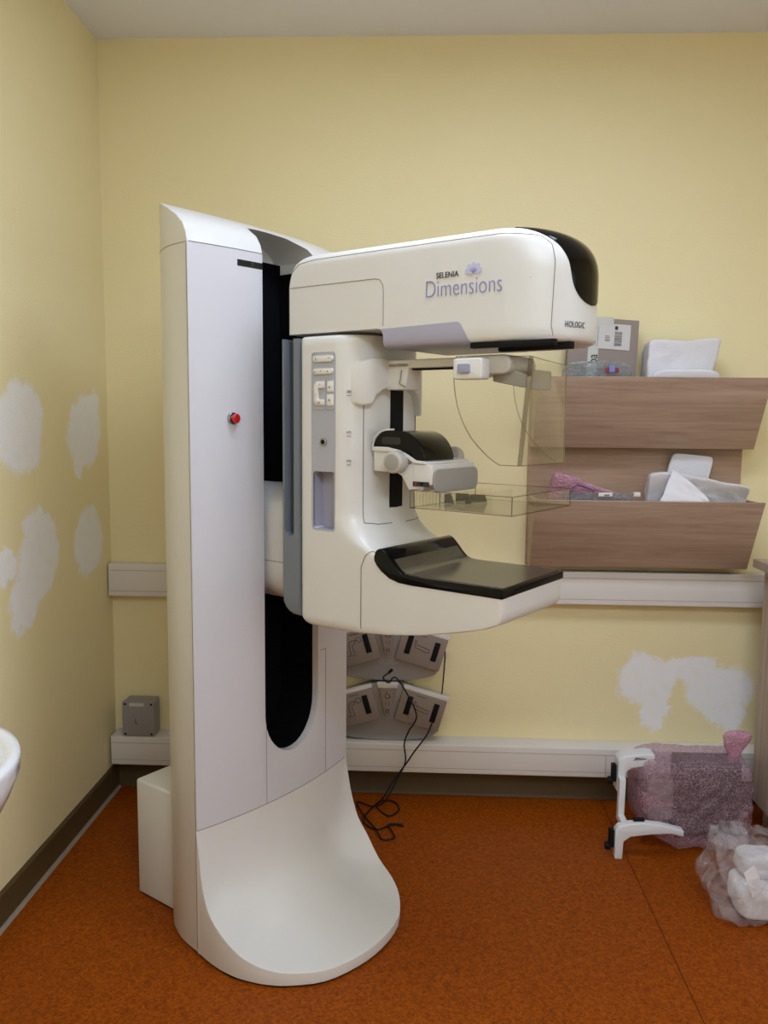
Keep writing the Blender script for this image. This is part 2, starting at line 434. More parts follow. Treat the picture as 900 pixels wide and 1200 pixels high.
# cable trunking on the back wall
def trunking(name, x0, x1, z0, z1, d, joints=()):
    o = box(name, x0, x1, YB-d, YB, z0, z1, 'trunk', None, .004, 3)
    bm = bmesh.new()
    for z in (z1-.026, z0+.022):
        add_prism(bm, [(x0+.004, z-.0012), (x1-.002, z-.0012), (x1-.002, z+.0012), (x0+.004, z+.0012)], 'y', YB-d-.0006, YB-d+.002)
    for x in joints: add_prism(bm, [(x-.0015, z0+.002), (x+.0015, z0+.002), (x+.0015, z1-.024), (x-.0015, z1-.024)], 'y', YB-d-.0006, YB-d+.002)
    bm_to('cover_groove', bm, 'trunkgap', o, 0)
    return struct(o)
trunking('trim_1', XL+.006, XR-.01, .822, .955, .055)
trunking('trim_2', XL+.012, XR-.01, .125, .245, .095, (.76,))

# ================================================================== THE MACHINE
AZ = math.radians(-34)
mach = empty('mammography_machine', (-.62, 2.214, 0), AZ, 'tall white x-ray mammography machine with cantilevered tube head and black support table', 'medical machine')
TC = .355; WC = .67
def sf(t):            # bulged front of the column (plan)
    k = t/WC
    return .041*4*k*(1-k)
# --- column
ZS = .378; FOOT = .008
prof = [(0, 2.01), (-.006, 2.035), (-.02, 2.06), (-.05, 2.085), (-.10, 2.111), (-.165, 2.137), (-.22, 2.147), (-.27, 2.138), (-.30, 2.10)]
K = 25
rings = []
for j in range(K+1):
    t = -.03+.78*j/K; b = sf(min(max(t, 0), WC))
    rings.append([(b, t, FOOT)]+[(b+s*(1+b/.3), t, z) for s, z in prof]+[(-.30, t, FOOT)])
colm = loft('column_cover', rings, 'white', mach)
plan = [(.10, .0)]+[(-.004, 0)]+[tuple(p[:2]) for p in catmull([(-.006, .0005, 0), (-.08, .012, 0), (-.14, .034, 0), (-.19, .064, 0), (-.24, .12, 0), (-.262, .20, 0)], 6)]
pl2 = [(s, WC-t) for s, t in plan[::-1]]
plan = plan+pl2
cut = prism('c', plan, 'z', -.1, 2.4, 'white', mach)
boolean(colm, cut, 'INTERSECT')
# slot opening, rounded at the foot, arched over at the top
S0, S1 = .240, .487
arch = [(S0+(S1-S0)/2-(S1-S0)/2*math.cos(a), .655-(.14)*math.sin(a)) for a in [PI*k/20 for k in range(21)]]
top = [(S1, 2.03), (S1-.03, 2.062), (S1-.09, 2.086), (S0+.10, 2.094), (S0+.04, 2.094), (S0, 2.088)]
cutter = prism('c', arch+top, 'x', -.15, .2, 'white', mach)
boolean(colm, cutter); inherit(colm, 'white')
bevel(colm, .007, 3, 40)
# split: cap / front / side shell
big = dict(x0=-1, x1=1, y0=-1, y1=2)
def slab(z0, z1, x0=-1, x1=1): return box('c', x0, x1, -1, 2, z0, z1, 'white', mach)
cap = clone(colm, 'top_cap'); boolean(cap, slab(2.01, 3), 'INTERSECT'); inherit(cap, 'white')
side = clone(colm, 'side_shell'); boolean(side, slab(-1, 2.01, -1, -.004), 'INTERSECT'); inherit(side, 'white')
front = clone(colm, 'front_cover'); boolean(front, slab(ZS, 2.01, -.004, 1), 'INTERSECT'); inherit(front, 'panel')
full = clone(colm, 'ref'); kill(colm)
# black liner in the slot
ins = .0015
box('slot_liner', -.149, -.128, S0-.02, S1+.02, .50, 2.03, 'belt', mach)
arch2 = [(S0+(S1-S0)/2-((S1-S0)/2-ins)*math.cos(a), .655-(.14-ins)*math.sin(a)) for a in [PI*k/20 for k in range(21)]]
bm = bmesh.new()
pth = [(S0+ins, 2.00)]+arch2+[(S1-ins, 2.00)]
for (a0, b0), (a1, b1) in zip(pth, pth[1:]):
    o_in = .003
    c = Vector((TC+.015, 1.3)); 
    vs = []
    for (a, b) in ((a0, b0), (a1, b1)):
        sgn = 1 if a > .37 else -1
        ia = a-sgn*o_in if b > .66 else a+(.37-a)*.03
        ib = b if b > .66 else b+.003
        sfa = sf(a)-.024
        vs.append([(sfa, a, b), (sfa, ia, ib), (-.149, ia, ib), (-.149, a, b)])
    A = [bm.verts.new(p) for p in vs[0]]; B = [bm.verts.new(p) for p in vs[1]]
    for i in range(4): bm.faces.new((A[i], A[(i+1) % 4], B[(i+1) % 4], B[i]))
bm_to('slot_lining', bm, 'belt', mach)
# --- swept base skirt
def base_skirt():
    C = [(.0, -.003, .378), (.010, -.003, .314), (.022, -.005, .235), (.052, -.010, .162), (.103, -.014, .118), (.163, -.010, .083), (.211, .003, .062), (.256, .022, .051),
         (.306, .056, .043), (.371, .128, .040), (.404, .231, .038), (.410, .339, .038), (.385, .455, .038), (.320, .55, .038), (.245, .612, .045), (.16, .655, .062),
         (.09, .678, .118), (.045, .684, .165), (.018, .684, .235), (.005, .678, .314), (-.002, .673, .378)]
    E = catmull(C, 3); n = len(E)-1
    zz = [(.0, 1), (.006, .81), (.022, .655), (.05, .51), (.095, .37), (.155, .27), (.245, .178), (.345, .112), (.48, .062), (.64, .028), (.82, .006), (1, 0)]
    zz = [tuple(p[:2]) for p in catmull([(a, b, 0) for a, b in zz], 3)]
    bm = bmesh.new(); G = []
    for i in range(n+1):
        t = -.003+(WC+.006)*i/n
        T = Vector((sf(min(max(t, 0), WC)), t, 0)); col = []
        for (f, g) in zz:
            p = T.lerp(E[i], f); col.append(bm.verts.new((p.x, p.y, E[i].z+(ZS-E[i].z)*g)))
        G.append(col)
    m = len(zz)
    for i in range(n):
        for j in range(m-1): bm.faces.new((G[i][j], G[i+1][j], G[i+1][j+1], G[i][j+1]))
    loop = [G[i][m-1] for i in range(n+1)]
    lo = [bm.verts.new((v.co.x, v.co.y, FOOT)) for v in loop]
    for a, b, c, d in zip(loop, loop[1:], lo[1:], lo): bm.faces.new((a, b, c, d))
    topb = [G[i][0] for i in range(n, -1, -1)]
    lb = [lo[-1]]+[bm.verts.new((v.co.x, v.co.y, FOOT)) for v in topb[1:-1]]+[lo[0]]
    for a, b, c, d in zip(topb, topb[1:], lb[1:], lb): bm.faces.new((a, b, c, d))
    bm.faces.new(lo+lb[1:-1])
    bmesh.ops.remove_doubles(bm, verts=bm.verts, dist=1e-5)
    return bm
skirt = bm_to('base_skirt', base_skirt(), 'skirt', mach, 50)
bevel(skirt, .008, 4, 50, 50)
foot = clone(skirt, 'foot_shadow_gap', 'rubber_shadow')
for v in foot.data.vertices:
    v.co.x = .1+(v.co.x-.1)*.985; v.co.y = .36+(v.co.y-.36)*.99; v.co.z = min(v.co.z-.008, .012) if v.co.z > .01 else 0
bm = bmesh.new(); add_prism(bm, [(s*.985 if s < .09 else .0, WC/2+(t-WC/2)*.985) for s, t in plan], 'z', 0, .012)
bm_to('column_shadow_gap', bm, 'rubber_shadow', mach)  # black layer stands in for the shadow gap under the column
kill(foot)
E2 = catmull([(.0, .002, 0), (.10, -.009, 0), (.163, -.006, 0), (.253, .027, 0), (.302, .060, 0), (.366, .131, 0), (.398, .232, 0), (.404, .338, 0), (.379, .452, 0), (.315, .545, 0), (.24, .606, 0), (.155, .65, 0), (.05, .675, 0), (-.005, .666, 0)], 6)
prism('foot_shadow_gap', [tuple(p[:2]) for p in E2], 'z', 0, .012, 'rubber_shadow', mach)  # thin black foot added as the dark shadow line below the skirt
# joint lines
fl = [[(sf(t), t, ZS) for t in [.0+WC*k/30 for k in range(31)]],
      [(sf(t), t, 2.01) for t in [.004+.236*k/12 for k in range(13)]],
      [(sf(.243), .2435, ZS), (sf(.243), .2435, .64)],
      [(sf(.52), .53, ZS), (sf(.52), .53, .80)], [(sf(.498), .498, .80), (sf(.52), .53, .80)]]
seams('panel_joint', front, fl, mach, .0011)
seams('panel_joint', full, [[(-.004, .0, .02), (-.004, .0, 2.005)], [(-.004, .0, 2.009)]+[(a, b-.002, 2.009) for a, b in plan[3:26:2]]], mach, .001)
kill(full)
# display, emergency stop
tt = [.152+.087*k/6 for k in range(7)]
prism('status_display', [(sf(t)+.0012, t) for t in tt]+[(sf(t)-.01, t) for t in tt[::-1]], 'z', 1.9665, 1.9835, 'display', mach)
text('display_digits', '77', .014, (sf(.2)+.0016, .196, 1.970), (0, 1, 0), (0, 0, 1), mat('dim_digits', srgb(60, 84, 80), .5), mach, .8)
for s_, t_, z_ in ((sf(.13), .13, 1.547),):
    ring = cyl('stop_button', (s_-.004, t_, z_), (s_+.006, t_, z_), .017, 'steel', mach, 32, bev=.002)
    cyl('button_shaft', (s_+.004, t_, z_), (s_+.011, t_, z_), .009, 'steel', ring, 24)
    cyl('button_cap', (s_+.010, t_, z_), (s_+.021, t_, z_), .0135, 'red', ring, 32, bev=.004)
# white carriage and pivot disc between slot and arm
prism('pivot_carriage', rrect(.262, .478, 1.0, 1.352, .10, 8), 'x', -.12, .115, 'white', mach, .012)
cyl('pivot_disc', (.10, TC+.005, 1.165), (.158, TC+.005, 1.165), .118, 'white', mach, 64, bev=.012)
seams('carriage_joint', bpy.data.objects['pivot_carriage'], [[(-.1, .262, 1.128), (.112, .262, 1.128)]], mach, .001)
# rear power box on the floor
rb = box('rear_housing', -.403, -.2, .095, .625, .004, .39, 'white', mach, .008)
box('housing_foot', -.398, -.2, .10, .62, 0, .006, 'rubber_shadow', rb)

# --- C-arm: plan rings
def dring(sb, s0, a, hw, n, z, tc=TC, rb=.02, k=16):
    P = []
    for q in range(5):
        an = PI/2*q/4; P.append((sb+rb-rb*math.sin(an), tc-hw+rb-rb*math.cos(an), z) if False else (sb+rb-rb*math.cos(an), tc-hw+rb-rb*math.sin(an), z))
    for q in range(1, 6): P.append((sb+rb+(s0-sb-rb)*q/6, tc-hw, z))
    for q in range(2*k+1):
        f = -PI/2+PI*q/(2*k); c, s = math.cos(f), math.sin(f)
        P.append((s0+a*abs(c)**(2/n), tc+hw*(abs(s)**(2/n))*(1 if s > 0 else -1), z))
    for q in range(5, 0, -1): P.append((sb+rb+(s0-sb-rb)*q/6, tc+hw, z))
    for q in range(4, -1, -1):
        an = PI/2*q/4; P.append((sb+rb-rb*math.cos(an), tc+hw-rb+rb*math.sin(an), z))
    return P
def ins_r(z, zt, R): return 0 if z <= zt-R else R-math.sqrt(max(0, R*R-(z-(zt-R))**2))
def lerp_tab(tab, z):
    if z <= tab[0][0]: return tab[0][1:]
    for a, b in zip(tab, tab[1:]):
        if z <= b[0]:
            f = (z-a[0])/(b[0]-a[0]); f2 = f
            return tuple(x+(y-x)*f2 for x, y in zip(a[1:], b[1:]))
    return tab[-1][1:]
# arm body and table housing in one loft: (z, front start s0, bulge a, exponent)
tab = [(.978, .30, .03, 4), (.984, .40, .03, 4), (.998, .52, .03, 4), (1.014, .62, .03, 4.5), (1.038, .72, .035, 5), (1.056, .79, .022, 7), (1.072, .830, .018, 8),
       (1.085, .836, .018, 9), (1.146, .838, .018, 9), (1.150, .82, .02, 9), (1.151, .56, .034, 6), (1.156, .53, .034, 6), (1.17, .505, .036, 5.5), (1.19, .475, .045, 5), (1.205, .44, .06, 4), (1.220, .405, .075, 3.4), (1.238, .375, .085, 3), (1.26, .35, .095, 2.7), (1.29, .334, .098, 2.5), (1.32, .33, .10, 2.5), (1.775, .33, .10, 2.5)]
zs = [.978, .980, .984, .990, .998, 1.006, 1.014, 1.026, 1.038, 1.047, 1.056, 1.064, 1.072, 1.078, 1.085, 1.10, 1.12, 1.146, 1.1495, 1.151, 1.156, 1.163, 1.17, 1.18, 1.19, 1.198, 1.205, 1.212, 1.220, 1.229, 1.238, 1.249, 1.26, 1.275, 1.29, 1.305, 1.32, 1.36, 1.45, 1.55, 1.65, 1.74, 1.755, 1.762, 1.766]
rings = []
for z in zs:
    s0, a, n = lerp_tab(tab, z)
    r = .03
    e = 0 if z > .978+r else r-math.sqrt(max(0, r*r-(.978+r-z)**2))
    e2 = ins_r(z, 1.766, .012)
    sb = .221+e*1.0
    hwz = .165+(.012 if 1.0 < z < 1.156 else 0)*0
    rings.append(dring(sb, s0, a, hwz-e*.75-e2, n, z))
arm = loft('arm_body', rings, 'white', mach, ang=50)
# table split with a rounded corner seam
tb = clone(arm, 'table_housing')
cutp = [(.437, .9), (1.2, .9), (1.2, 1.262)]+[(.64, 1.250), (.53, 1.232), (.475, 1.218), (.450, 1.196), (.437, 1.165)]
cb = prism('c', cutp, 'y', -1, 2, 'white', mach)
boolean(tb, cb, 'INTERSECT', keep=True, ang=50); inherit(tb, 'white')
boolean(arm, cb, ang=50); inherit(arm, 'white')
# slate grey back cover
zb = [1.0, 1.003, 1.01, 1.02, 1.035, 1.06, 1.1, 1.75, 1.757, 1.762]
rings = []
for z in zb:
    R = .05; e = 0 if z > 1.0+R else R-math.sqrt(max(0, R*R-(1.0+R-z)**2))
    rings.append([(x if x < .2 else .2215, y, z) for x, y, z in dring(.157+e, .21, .012, .166-e*.2, 8, z, rb=.008)])
back = loft('back_cover', rings, 'slate', mach)
boolean(back, prism('c', rrect(.168, .203, 1.225, 1.9, .012), 'y', .1, .225, 'slate', mach)); inherit(back, 'slate')
box('grip_groove', .167, .204, .214, .226, 1.22, 1.755, 'slate_in', back)
# control pocket and panel
pk = prism('c', rrect(.270, .346, 1.252, 1.408, .008), 'y', .1, .232, 'white', mach)
pn = prism('c2', rrect(.266, .350, 1.248, 1.722, .010), 'y', .1, .1925, 'white', mach)
boolean(arm, [pk, pn], ang=50); inherit(arm, 'white')
cp = prism('control_panel', rrect(.2665, .3495, 1.2485, 1.7215, .0098), 'y', .1915, .199, 'ctrl', mach)
boolean(cp, prism('c', rrect(.271, .345, 1.252, 1.408, .008), 'y', .1, .3, 'ctrl', mach)); inherit(cp, 'ctrl')
pk = box('tool_pocket', .267, .349, .193, .236, 1.249, 1.412, 'lav', cp)
boolean(pk, prism('c', [(.271, 1.2525), (.345, 1.2525), (.345, 1.408), (.271, 1.408)], 'y', .1, .2315, 'lav', mach)); inherit(pk, 'lav')
def button(x0, x1, z0, z1, r=.006, glyphs=()):
    b = prism('button', rrect(x0, x1, z0, z1, r), 'y', .1862, .195, 'button', cp, .0015, 2)
    for g, gx in glyphs: text('glyph', g, .0085, (gx, .1858, (z0+z1)/2-.003), (1, 0, 0), (0, 0, 1), 'ink', b, .9)
    return b
button(.2755, .3425, 1.697, 1.713, .008, (('(', .284), ('*', .328)))
button(.2755, .3425, 1.665, 1.680, .0075, (('x', .279), ('^', .300), ('o', .324)))
bf = prism('button_field', rrect(.272, .3155, 1.572, 1.652, .006), 'y', .1895, .193, 'ctrl', cp)
prism('button_field', rrect(.3205, .3455, 1.572, 1.652, .006), 'y', .1895, .193, 'ctrl', cp)
cshape = [(.315, 1.650), (.288, 1.650), (.279, 1.641), (.279, 1.597), (.286, 1.588), (.315, 1.588), (.315, 1.603), (.294, 1.603), (.294, 1.632), (.315, 1.632)]
cshape = [(x, z-.004) for x, z in cshape]
cb_ = prism('button', cshape, 'y', .1845, .195, 'button', cp, .0015, 2)
text('glyph', ':', .012, (.2835, .184, 1.607), (1, 0, 0), (0, 0, 1), 'ink', cb_); text('glyph', '-', .012, (.298, .184, 1.636), (1, 0, 0), (0, 0, 1), 'ink', cb_)
text('glyph', '+++', .006, (.292, .184, 1.588), (1, 0, 0), (0, 0, 1), 'ink', cb_)
button(.324, .3445, 1.618, 1.646, .004, (('o', .3305),)); button(.322, .3445, 1.582, 1.612, .004, (('O', .3290),))
ks = cyl('key_switch', (.3085, .1875, 1.487), (.3085, .195, 1.487), .0115, 'steel', cp, 32, bev=.001)
cyl('key_slot', (.3085, .1868, 1.487), (.3085, .189, 1.487), .0065, 'black', ks, 24)
# height marks beside the rail
sm = [('1.8', 1.605, '-'), ('1.5', 1.500, '-'), ('1.3', 1.425, '-')]
for s_, z_, _ in sm:
    text('scale_mark', s_, .016, (.392, .2035, z_), (0, 0, 1), (-.75, -.66, 0), 'ink', arm, .9)
# front rail panel, slot, joints
fs = lambda t, z=1.5: .33+.10*max(0, 1-abs((t-TC)/.165)**2.5)**(1/2.5)
sp_ = [(t, fs(t)) for t in (.323, .345, .365, .387)]
bm = bmesh.new(); add_prism(bm, [(fs(.325)-.006, .325), (fs(.325)+.0008, .325), (fs(.355)+.0008, .355), (fs(.385)+.0008, .385), (fs(.385)-.006, .385)], 'z', 1.255, 1.66)
bm_to('rail_slot', bm, 'black', arm)
jl = [[(fs(.235), .235, 1.60), (fs(.235), .235, 1.270)], [(fs(.235), .235, 1.270)]+[(fs(t)+.01, t, 1.268) for t in (.27, .30, .323)], [(fs(t)+.01, t, 1.266) for t in (.388, .42, .45, .47)],
      [(fs(.47), .47, 1.60), (fs(.47), .47, 1.30)]]
seams('panel_joint', arm, jl[:3], mach, .0013); seams('rail_joint', arm, jl[3:], mach, .002, 'ink')
seams('table_joint', tb, [[(.439, .19, z) for z in (1.0, 1.05, 1.10, 1.165)]+[(.452, .19, 1.195), (.476, .19, 1.216), (.53, .2, 1.230)]], mach, .0014)
# --- support plate (black, upturned at the chest end... back edge)
pt = [(.481, 1.196), (.487, 1.212), (.500, 1.219), (.515, 1.214), (.532, 1.198), (.550, 1.178), (.568, 1.164), (.60, 1.159), (.70, 1.159), (.8565, 1.159)]
pt = [tuple(p[:2]) for p in catmull([(a, b, 0) for a, b in pt], 4)]
low_ = [(.8565, 1.135), (.70, 1.135), (.60, 1.135), (.56, 1.137), (.53, 1.145), (.505, 1.160), (.49, 1.174), (.482, 1.186)]
pl = prism('support_plate', pt+low_, 'y', .1875, .5225, 'gloss', mach, .0035, 3)
top_in = [(a, b+.0006) for a, b in pt if .535 < a < .849]; bot_in = [(a, b-.002) for a, b in pt if .535 < a < .849][::-1]
prism('plate_window', [(.849, 1.1597)]+[(a, b) for a, b in top_in[::-1]]+[(a, b) for a, b in bot_in[::-1]]+[(.849, 1.157)], 'y', .203, .508, 'plate', pl)
# --- tube head
ZT, ZBm = 1.982, 1.727
zs = [ZBm, ZBm+.002, ZBm+.006, ZBm+.014, 1.76, 1.80, 1.84, 1.88, 1.89, 1.90, 1.91, 1.92, 1.93, 1.94, 1.95, 1.957, 1.963, 1.968, 1.973, 1.977, 1.980, 1.9815, ZT]
rings = []
for z in zs:
    eb = ins_r(2*ZBm+.014-z+ (0), ZBm+.014, .014) if z < ZBm+.014 else 0
    e = ins_r(z, ZT, .030); ef = ins_r(z, ZT, .10); er = ins_r(z, ZT, .085)
    zz_ = (z-1.80)/.2
    rings.append(dring(.172+er+eb, .79, .186-ef-eb-.03*max(0, (1.80-z)/.08)*0, .155-e-eb, 2.25, z, rb=.012, k=22))
head = loft('tube_head', rings, 'white', mach, ang=50)
cutb = prism('c', rrect(-.2, .497, 1.5, 1.774, .02), 'y', -1, 2, 'white', mach)
boolean(head, cutb, ang=50); inherit(head, 'white')
under = clone(head, 'lower_cover')
boolean(under, prism('c', [(.484, 1.60), (.748, 1.60), (.748, 1.727), (.722, 1.772), (.712, 1.7775), (.484, 1.7725)], 'y', -1, 2, 'lav', mach), 'INTERSECT', ang=50)
inherit(under, 'lav')
for v in under.data.vertices:
    v.co.y += .0008 if v.co.y > TC else -.0008
    if v.co.z < 1.73: v.co.z -= .0008
# visor: the dark glossy nose
vis = loft('visor', [[(x+.0015*(1 if x > .5 else -1), TC+(y-TC)*1.008, z+.0015*(1 if z > 1.9 else 0)) for x, y, z in r] for r in rings], 'visor', mach, ang=50)
vp = [(-.0, 1.812), (.028, 1.816), (.052, 1.828), (.068, 1.85), (.076, 1.88), (.082, 1.91), (.092, 1.94), (.110, 1.965), (.135, 1.995)]
vp = [tuple(p[:2]) for p in catmull([(a, b, 0) for a, b in vp], 4)]
vpoly = [(TC+a, b) for a, b in vp]+[(TC-a, b) for a, b in vp[::-1][:-1]]
boolean(vis, prism('c', vpoly, 'x', .84, 1.1, 'visor', mach), 'INTERSECT', ang=50); inherit(vis, 'visor')
vis.parent = head; under.parent = head
y0 = TC-.155
fr = [(.175, y0, 1.79), (.175, y0, 1.90), (.186, y0, 1.935), (.215, y0, 1.958), (.27, y0, 1.966), (.50, y0, 1.967), (.80, y0, 1.967)]
fr2 = [(.80, y0, 1.967), (.87, y0+.012, 1.966), (.905, .236, 1.962), (.924, .25, 1.94), (.930, .252, 1.90), (.928, .25, 1.82), (.925, .25, 1.76), (.93, .252, 1.74)]
seams('panel_joint', head, [fr+fr2[1:], [(.173, y0, 1.897), (.30, y0, 1.897), (.47, y0, 1.897), (.485, y0, 1.893), (.494, y0, 1.880), (.496, y0, 1.86), (.496, y0, 1.78)]], head, .0010)
box('collimator_rail', .745, .958, .205, .222, 1.7145, 1.7275, 'black', head, .0015, 2)
box('collimator_rail', .775, .962, .285, .303, 1.7115, 1.7275, 'black', head, .0015, 2)
# lettering on the side of the head
ty = y0-.0012
text('brand_line', 'SELENIA', .0185, (.652, ty, 1.881), (1, 0, 0), (0, 0, 1), 'ink', head, .92)
text('brand_word', 'Dimensions', .058, (.620, ty, 1.838), (1, 0, 0), (0, 0, 1), 'logo', head, .765, font_off=-.0011)
bm = bmesh.new()
for k, (an, ln) in enumerate(((90, .023), (50, .024), (130, .024), (15, .023), (165, .023))):
    a = math.radians(an); P = []
    for q in range(24):
        f = 2*PI*q/24; u_ = ln/2+ln/2*math.cos(f); w_ = .0068*math.sin(f)
        P.append((.754+u_*math.cos(a)-w_*math.sin(a), 1.886+u_*math.sin(a)+w_*math.cos(a)))
    add_prism(bm, P, 'y', ty-.0002*k, ty+.001)
bm_to('flower_emblem', bm, 'petal', head, 0)
bm = bmesh.new()
for an in (60, 90, 120, 30, 150):
    a = math.radians(an); add_tube(bm, [(.754, ty-.001, 1.886), (.754+.012*math.cos(a), ty-.001, 1.886+.012*math.sin(a))], .0009, 5)
bm_to('flower_veins', bm, 'logo', head, 0)
cyl('pin_hole', (.889, TC-.1335-.003, 1.866), (.889, .23, 1.866), .0018, 'black', head, 12)
# maker's name on the curved nose
def nose(f): c, s = math.cos(f), math.sin(f); return (.79+.186*abs(c)**(2/2.25), TC+.155*abs(s)**(2/2.25)*(1 if s > 0 else -1))
nm = 'HOLOGIC'; f0, f1 = math.radians(-29), math.radians(-10)
cw = [0, .82, 1.70, 2.22, 3.08, 3.96, 4.28]
for i, ch in enumerate(nm):
    f = f0+(f1-f0)*cw[i]/4.28; a, b = nose(f-.01), nose(f+.01); p = nose(f)
    d = Vector((b[0]-a[0], b[1]-a[1], 0)).normalized(); nrm = Vector((d.y, -d.x, 0))
    o_ = Vector((p[0], p[1], 1.758))+nrm*.0012
    text('letter', ch, .0195, o_-d*.006, d, (0, 0, 1), 'ink', head, .62, .0004)
# --- face shield rail bracket on the front of the arm
bp_ = [(.208, 1.590), (.216, 1.583), (.236, 1.587), (.246, 1.608), (.268, 1.624), (.30, 1.631), (.40, 1.628), (.43, 1.616), (.452, 1.585), (.462, 1.560), (.488, 1.557), (.498, 1.60), (.498, 1.69), (.485, 1.706), (.235, 1.706), (.214, 1.695), (.208, 1.675)]
br = prism('shield_bracket', bp_, 'x', .36, .458, 'white', mach, .0, 3)
boolean(br, prism('c', [(.385, .19), (.405, .205), (.425, .218), (.441, .24), (.450, .27), (.454, .31), (.456, .355), (.454, .40), (.447, .44), (.43, .475), (.40, .505), (.30, .52), (.30, .19)], 'z', 1.4, 1.9, 'white', mach), 'INTERSECT'); inherit(br, 'white'); bevel(br, .007, 3, 40)
ln_ = prism('locking_block', [(.445, 1.625), (.505, 1.625), (.52, 1.695), (.445, 1.695)], 'y', .285, .345, 'white', br, .003)
tube('lever', [(.495, .283, 1.675), (.489, .283, 1.640), (.508, .281, 1.632)], .0022, 'flap', br)
bar = box('shield_rail', .45, .79, .285, .345, 1.680, 1.702, 'white', br, .004)
box('rail_underside', .50, .78, .30, .33, 1.676, 1.681, 'black', bar)
hold = prism('shield_clamp', rrect(.705, .783, 1.643, 1.692, .007), 'y', .195, .235, 'white', mach, .004)
prism('release_button', rrect(.7215, .7525, 1.657, 1.679, .004), 'y', .1875, .197, 'btnblue', hold, .002)
prism('clamp_cover', rrect(.69, .835, 1.655, 1.701, .02), 'y', .234, .37, 'knob', hold, .006)
prism('clamp_arm', [(.775, 1.640), (.86, 1.624), (.86, 1.655), (.775, 1.688)], 'y', .262, .275, 'flap', hold, .003)
prism('clamp_pad', rrect(.30, .395, 1.622, 1.668, .005), 'x', .856, .864, 'flap', hold, .002)
# clear shield: near wing, front sheet, far wing, one bent sheet
wing = [(.681, 1.701), (.675, 1.646), (.689, 1.574), (.722, 1.512), (.77, 1.465), (.805, 1.443)]
wing = [tuple(p[:2]) for p in catmull([(a, b, 0) for a, b in wing], 6)]
bm = bmesh.new()
T0, T1 = .25, .52
add_prism(bm, wing+[(.857, 1.443), (.880, 1.695)], 'y', T0-.0015, T0+.0015)
add_prism(bm, [(a+.02, b) for a, b in wing]+[(.848, 1.441), (.848, 1.690)], 'y', T1-.0015, T1+.0015)
A = [(.857, T0, 1.443), (.846, T1, 1.440), (.846, T1, 1.690), (.872, .33, 1.692), (.880, T0, 1.695)]
v0 = [bm.verts.new(p) for p in A]; v1 = [bm.verts.new((x+.003, y, z)) for x, y, z in A]
bm.faces.new(v0); bm.faces.new(v1[::-1])
for i in range(5): bm.faces.new((v0[i], v1[i], v1[(i+1) % 5], v0[(i+1) % 5]))
sh = bm_to('face_shield', bm, 'clear', mach, 0)
bm = bmesh.new()
add_tube(bm, [(a, T0, b) for a, b in wing]+[(.857, T0, 1.443)]+[(.846, T1, 1.440), (.846, T1, 1.690), (.872, .33, 1.692), (.880, T0, 1.695), (.681, T0, 1.701)], .0012, 6)
add_tube(bm, [(a+.02, T1, b) for a, b in wing], .0010, 6)
bm_to('sheet_edge', bm, 'edge', sh, 60)
tube('bent_corner', [(.857, T0+.004, 1.444), (.868, T0+.004, 1.57), (.879, T0+.004, 1.694)], .006, 'edge2', sh)
# --- compression device
dev_p = [(.432, 1.412), (.505, 1.412), (.522, 1.404), (.533, 1.388), (.545, 1.368), (.585, 1.366), (.592, 1.378), (.606, 1.380), (.612, 1.432), (.600, 1.434), (.597, 1.443), (.560, 1.446), (.53, 1.455), (.50, 1.470), (.432, 1.476)]
dev = prism('compression_carriage', dev_p, 'y', .248, .462, 'white', mach, .006, 3)
dome = [(.436, 1.474), (.440, 1.496), (.455, 1.512), (.475, 1.519), (.52, 1.519), (.545, 1.514), (.568, 1.500), (.584, 1.480), (.592, 1.462), (.593, 1.445), (.57, 1.445), (.548, 1.455), (.52, 1.467), (.48, 1.474)]
dm = prism('dark_dome', [tuple(p[:2]) for p in catmull([(a, b, 0) for a, b in dome], 4, True)], 'y', .246, .388, 'gloss', dev, .016, 5)
tube('dome_trim', [(a, .2455, b) for a, b in ((.432, 1.478), (.437, 1.500), (.455, 1.5155), (.475, 1.5215), (.50, 1.5225))], .0024, 'white', dev)
prism('dome_trim_band', [(.432, 1.466), (.50, 1.464), (.54, 1.452), (.565, 1.438), (.600, 1.436), (.600, 1.444), (.57, 1.446), (.548, 1.458), (.52, 1.470), (.48, 1.477), (.432, 1.477)], 'y', .2425, .2475, 'white', dev, .0015)
prism('display_window', rrect(.462, .522, 1.484, 1.503, .008), 'y', .2445, .2475, 'display', dm)
kb = cyl('hand_knob', (.518, .212, 1.440), (.518, .25, 1.440), .0285, 'knob', dev, 40, bev=.006)
cyl('knob_face', (.518, .2105, 1.440), (.518, .2135, 1.440), .021, 'flap', kb, 40, bev=.001)
kb = cyl('hand_knob', (.538, .4625, 1.446), (.538, .492, 1.446), .0285, 'knob', dev, 40, bev=.006)
cyl('pivot_pin', (.548, .2445, 1.445), (.548, .25, 1.445), .010, 'steel', dev, 24, bev=.001)
clampb = box('paddle_clamp', .560, .618, .246, .455, 1.384, 1.437, 'white', dev, .004)
box('clamp_slot', .562, .610, .2435, .247, 1.380, 1.392, 'ink', dev)
prism('release_lever', rrect(.25, .465, 1.364, 1.424, .020), 'x', .618, .624, 'flap', dev, .002)
box('lever_hinge', .60, .618, .30, .42, 1.385, 1.40, 'white', dev, .002)
for a, b, c in ((.572, 1.387, 'maroon'), (.590, 1.387, 'black')): cyl('clamp_pin', (a, .2415, b), (a, .246, b), .004, c, dev, 12)
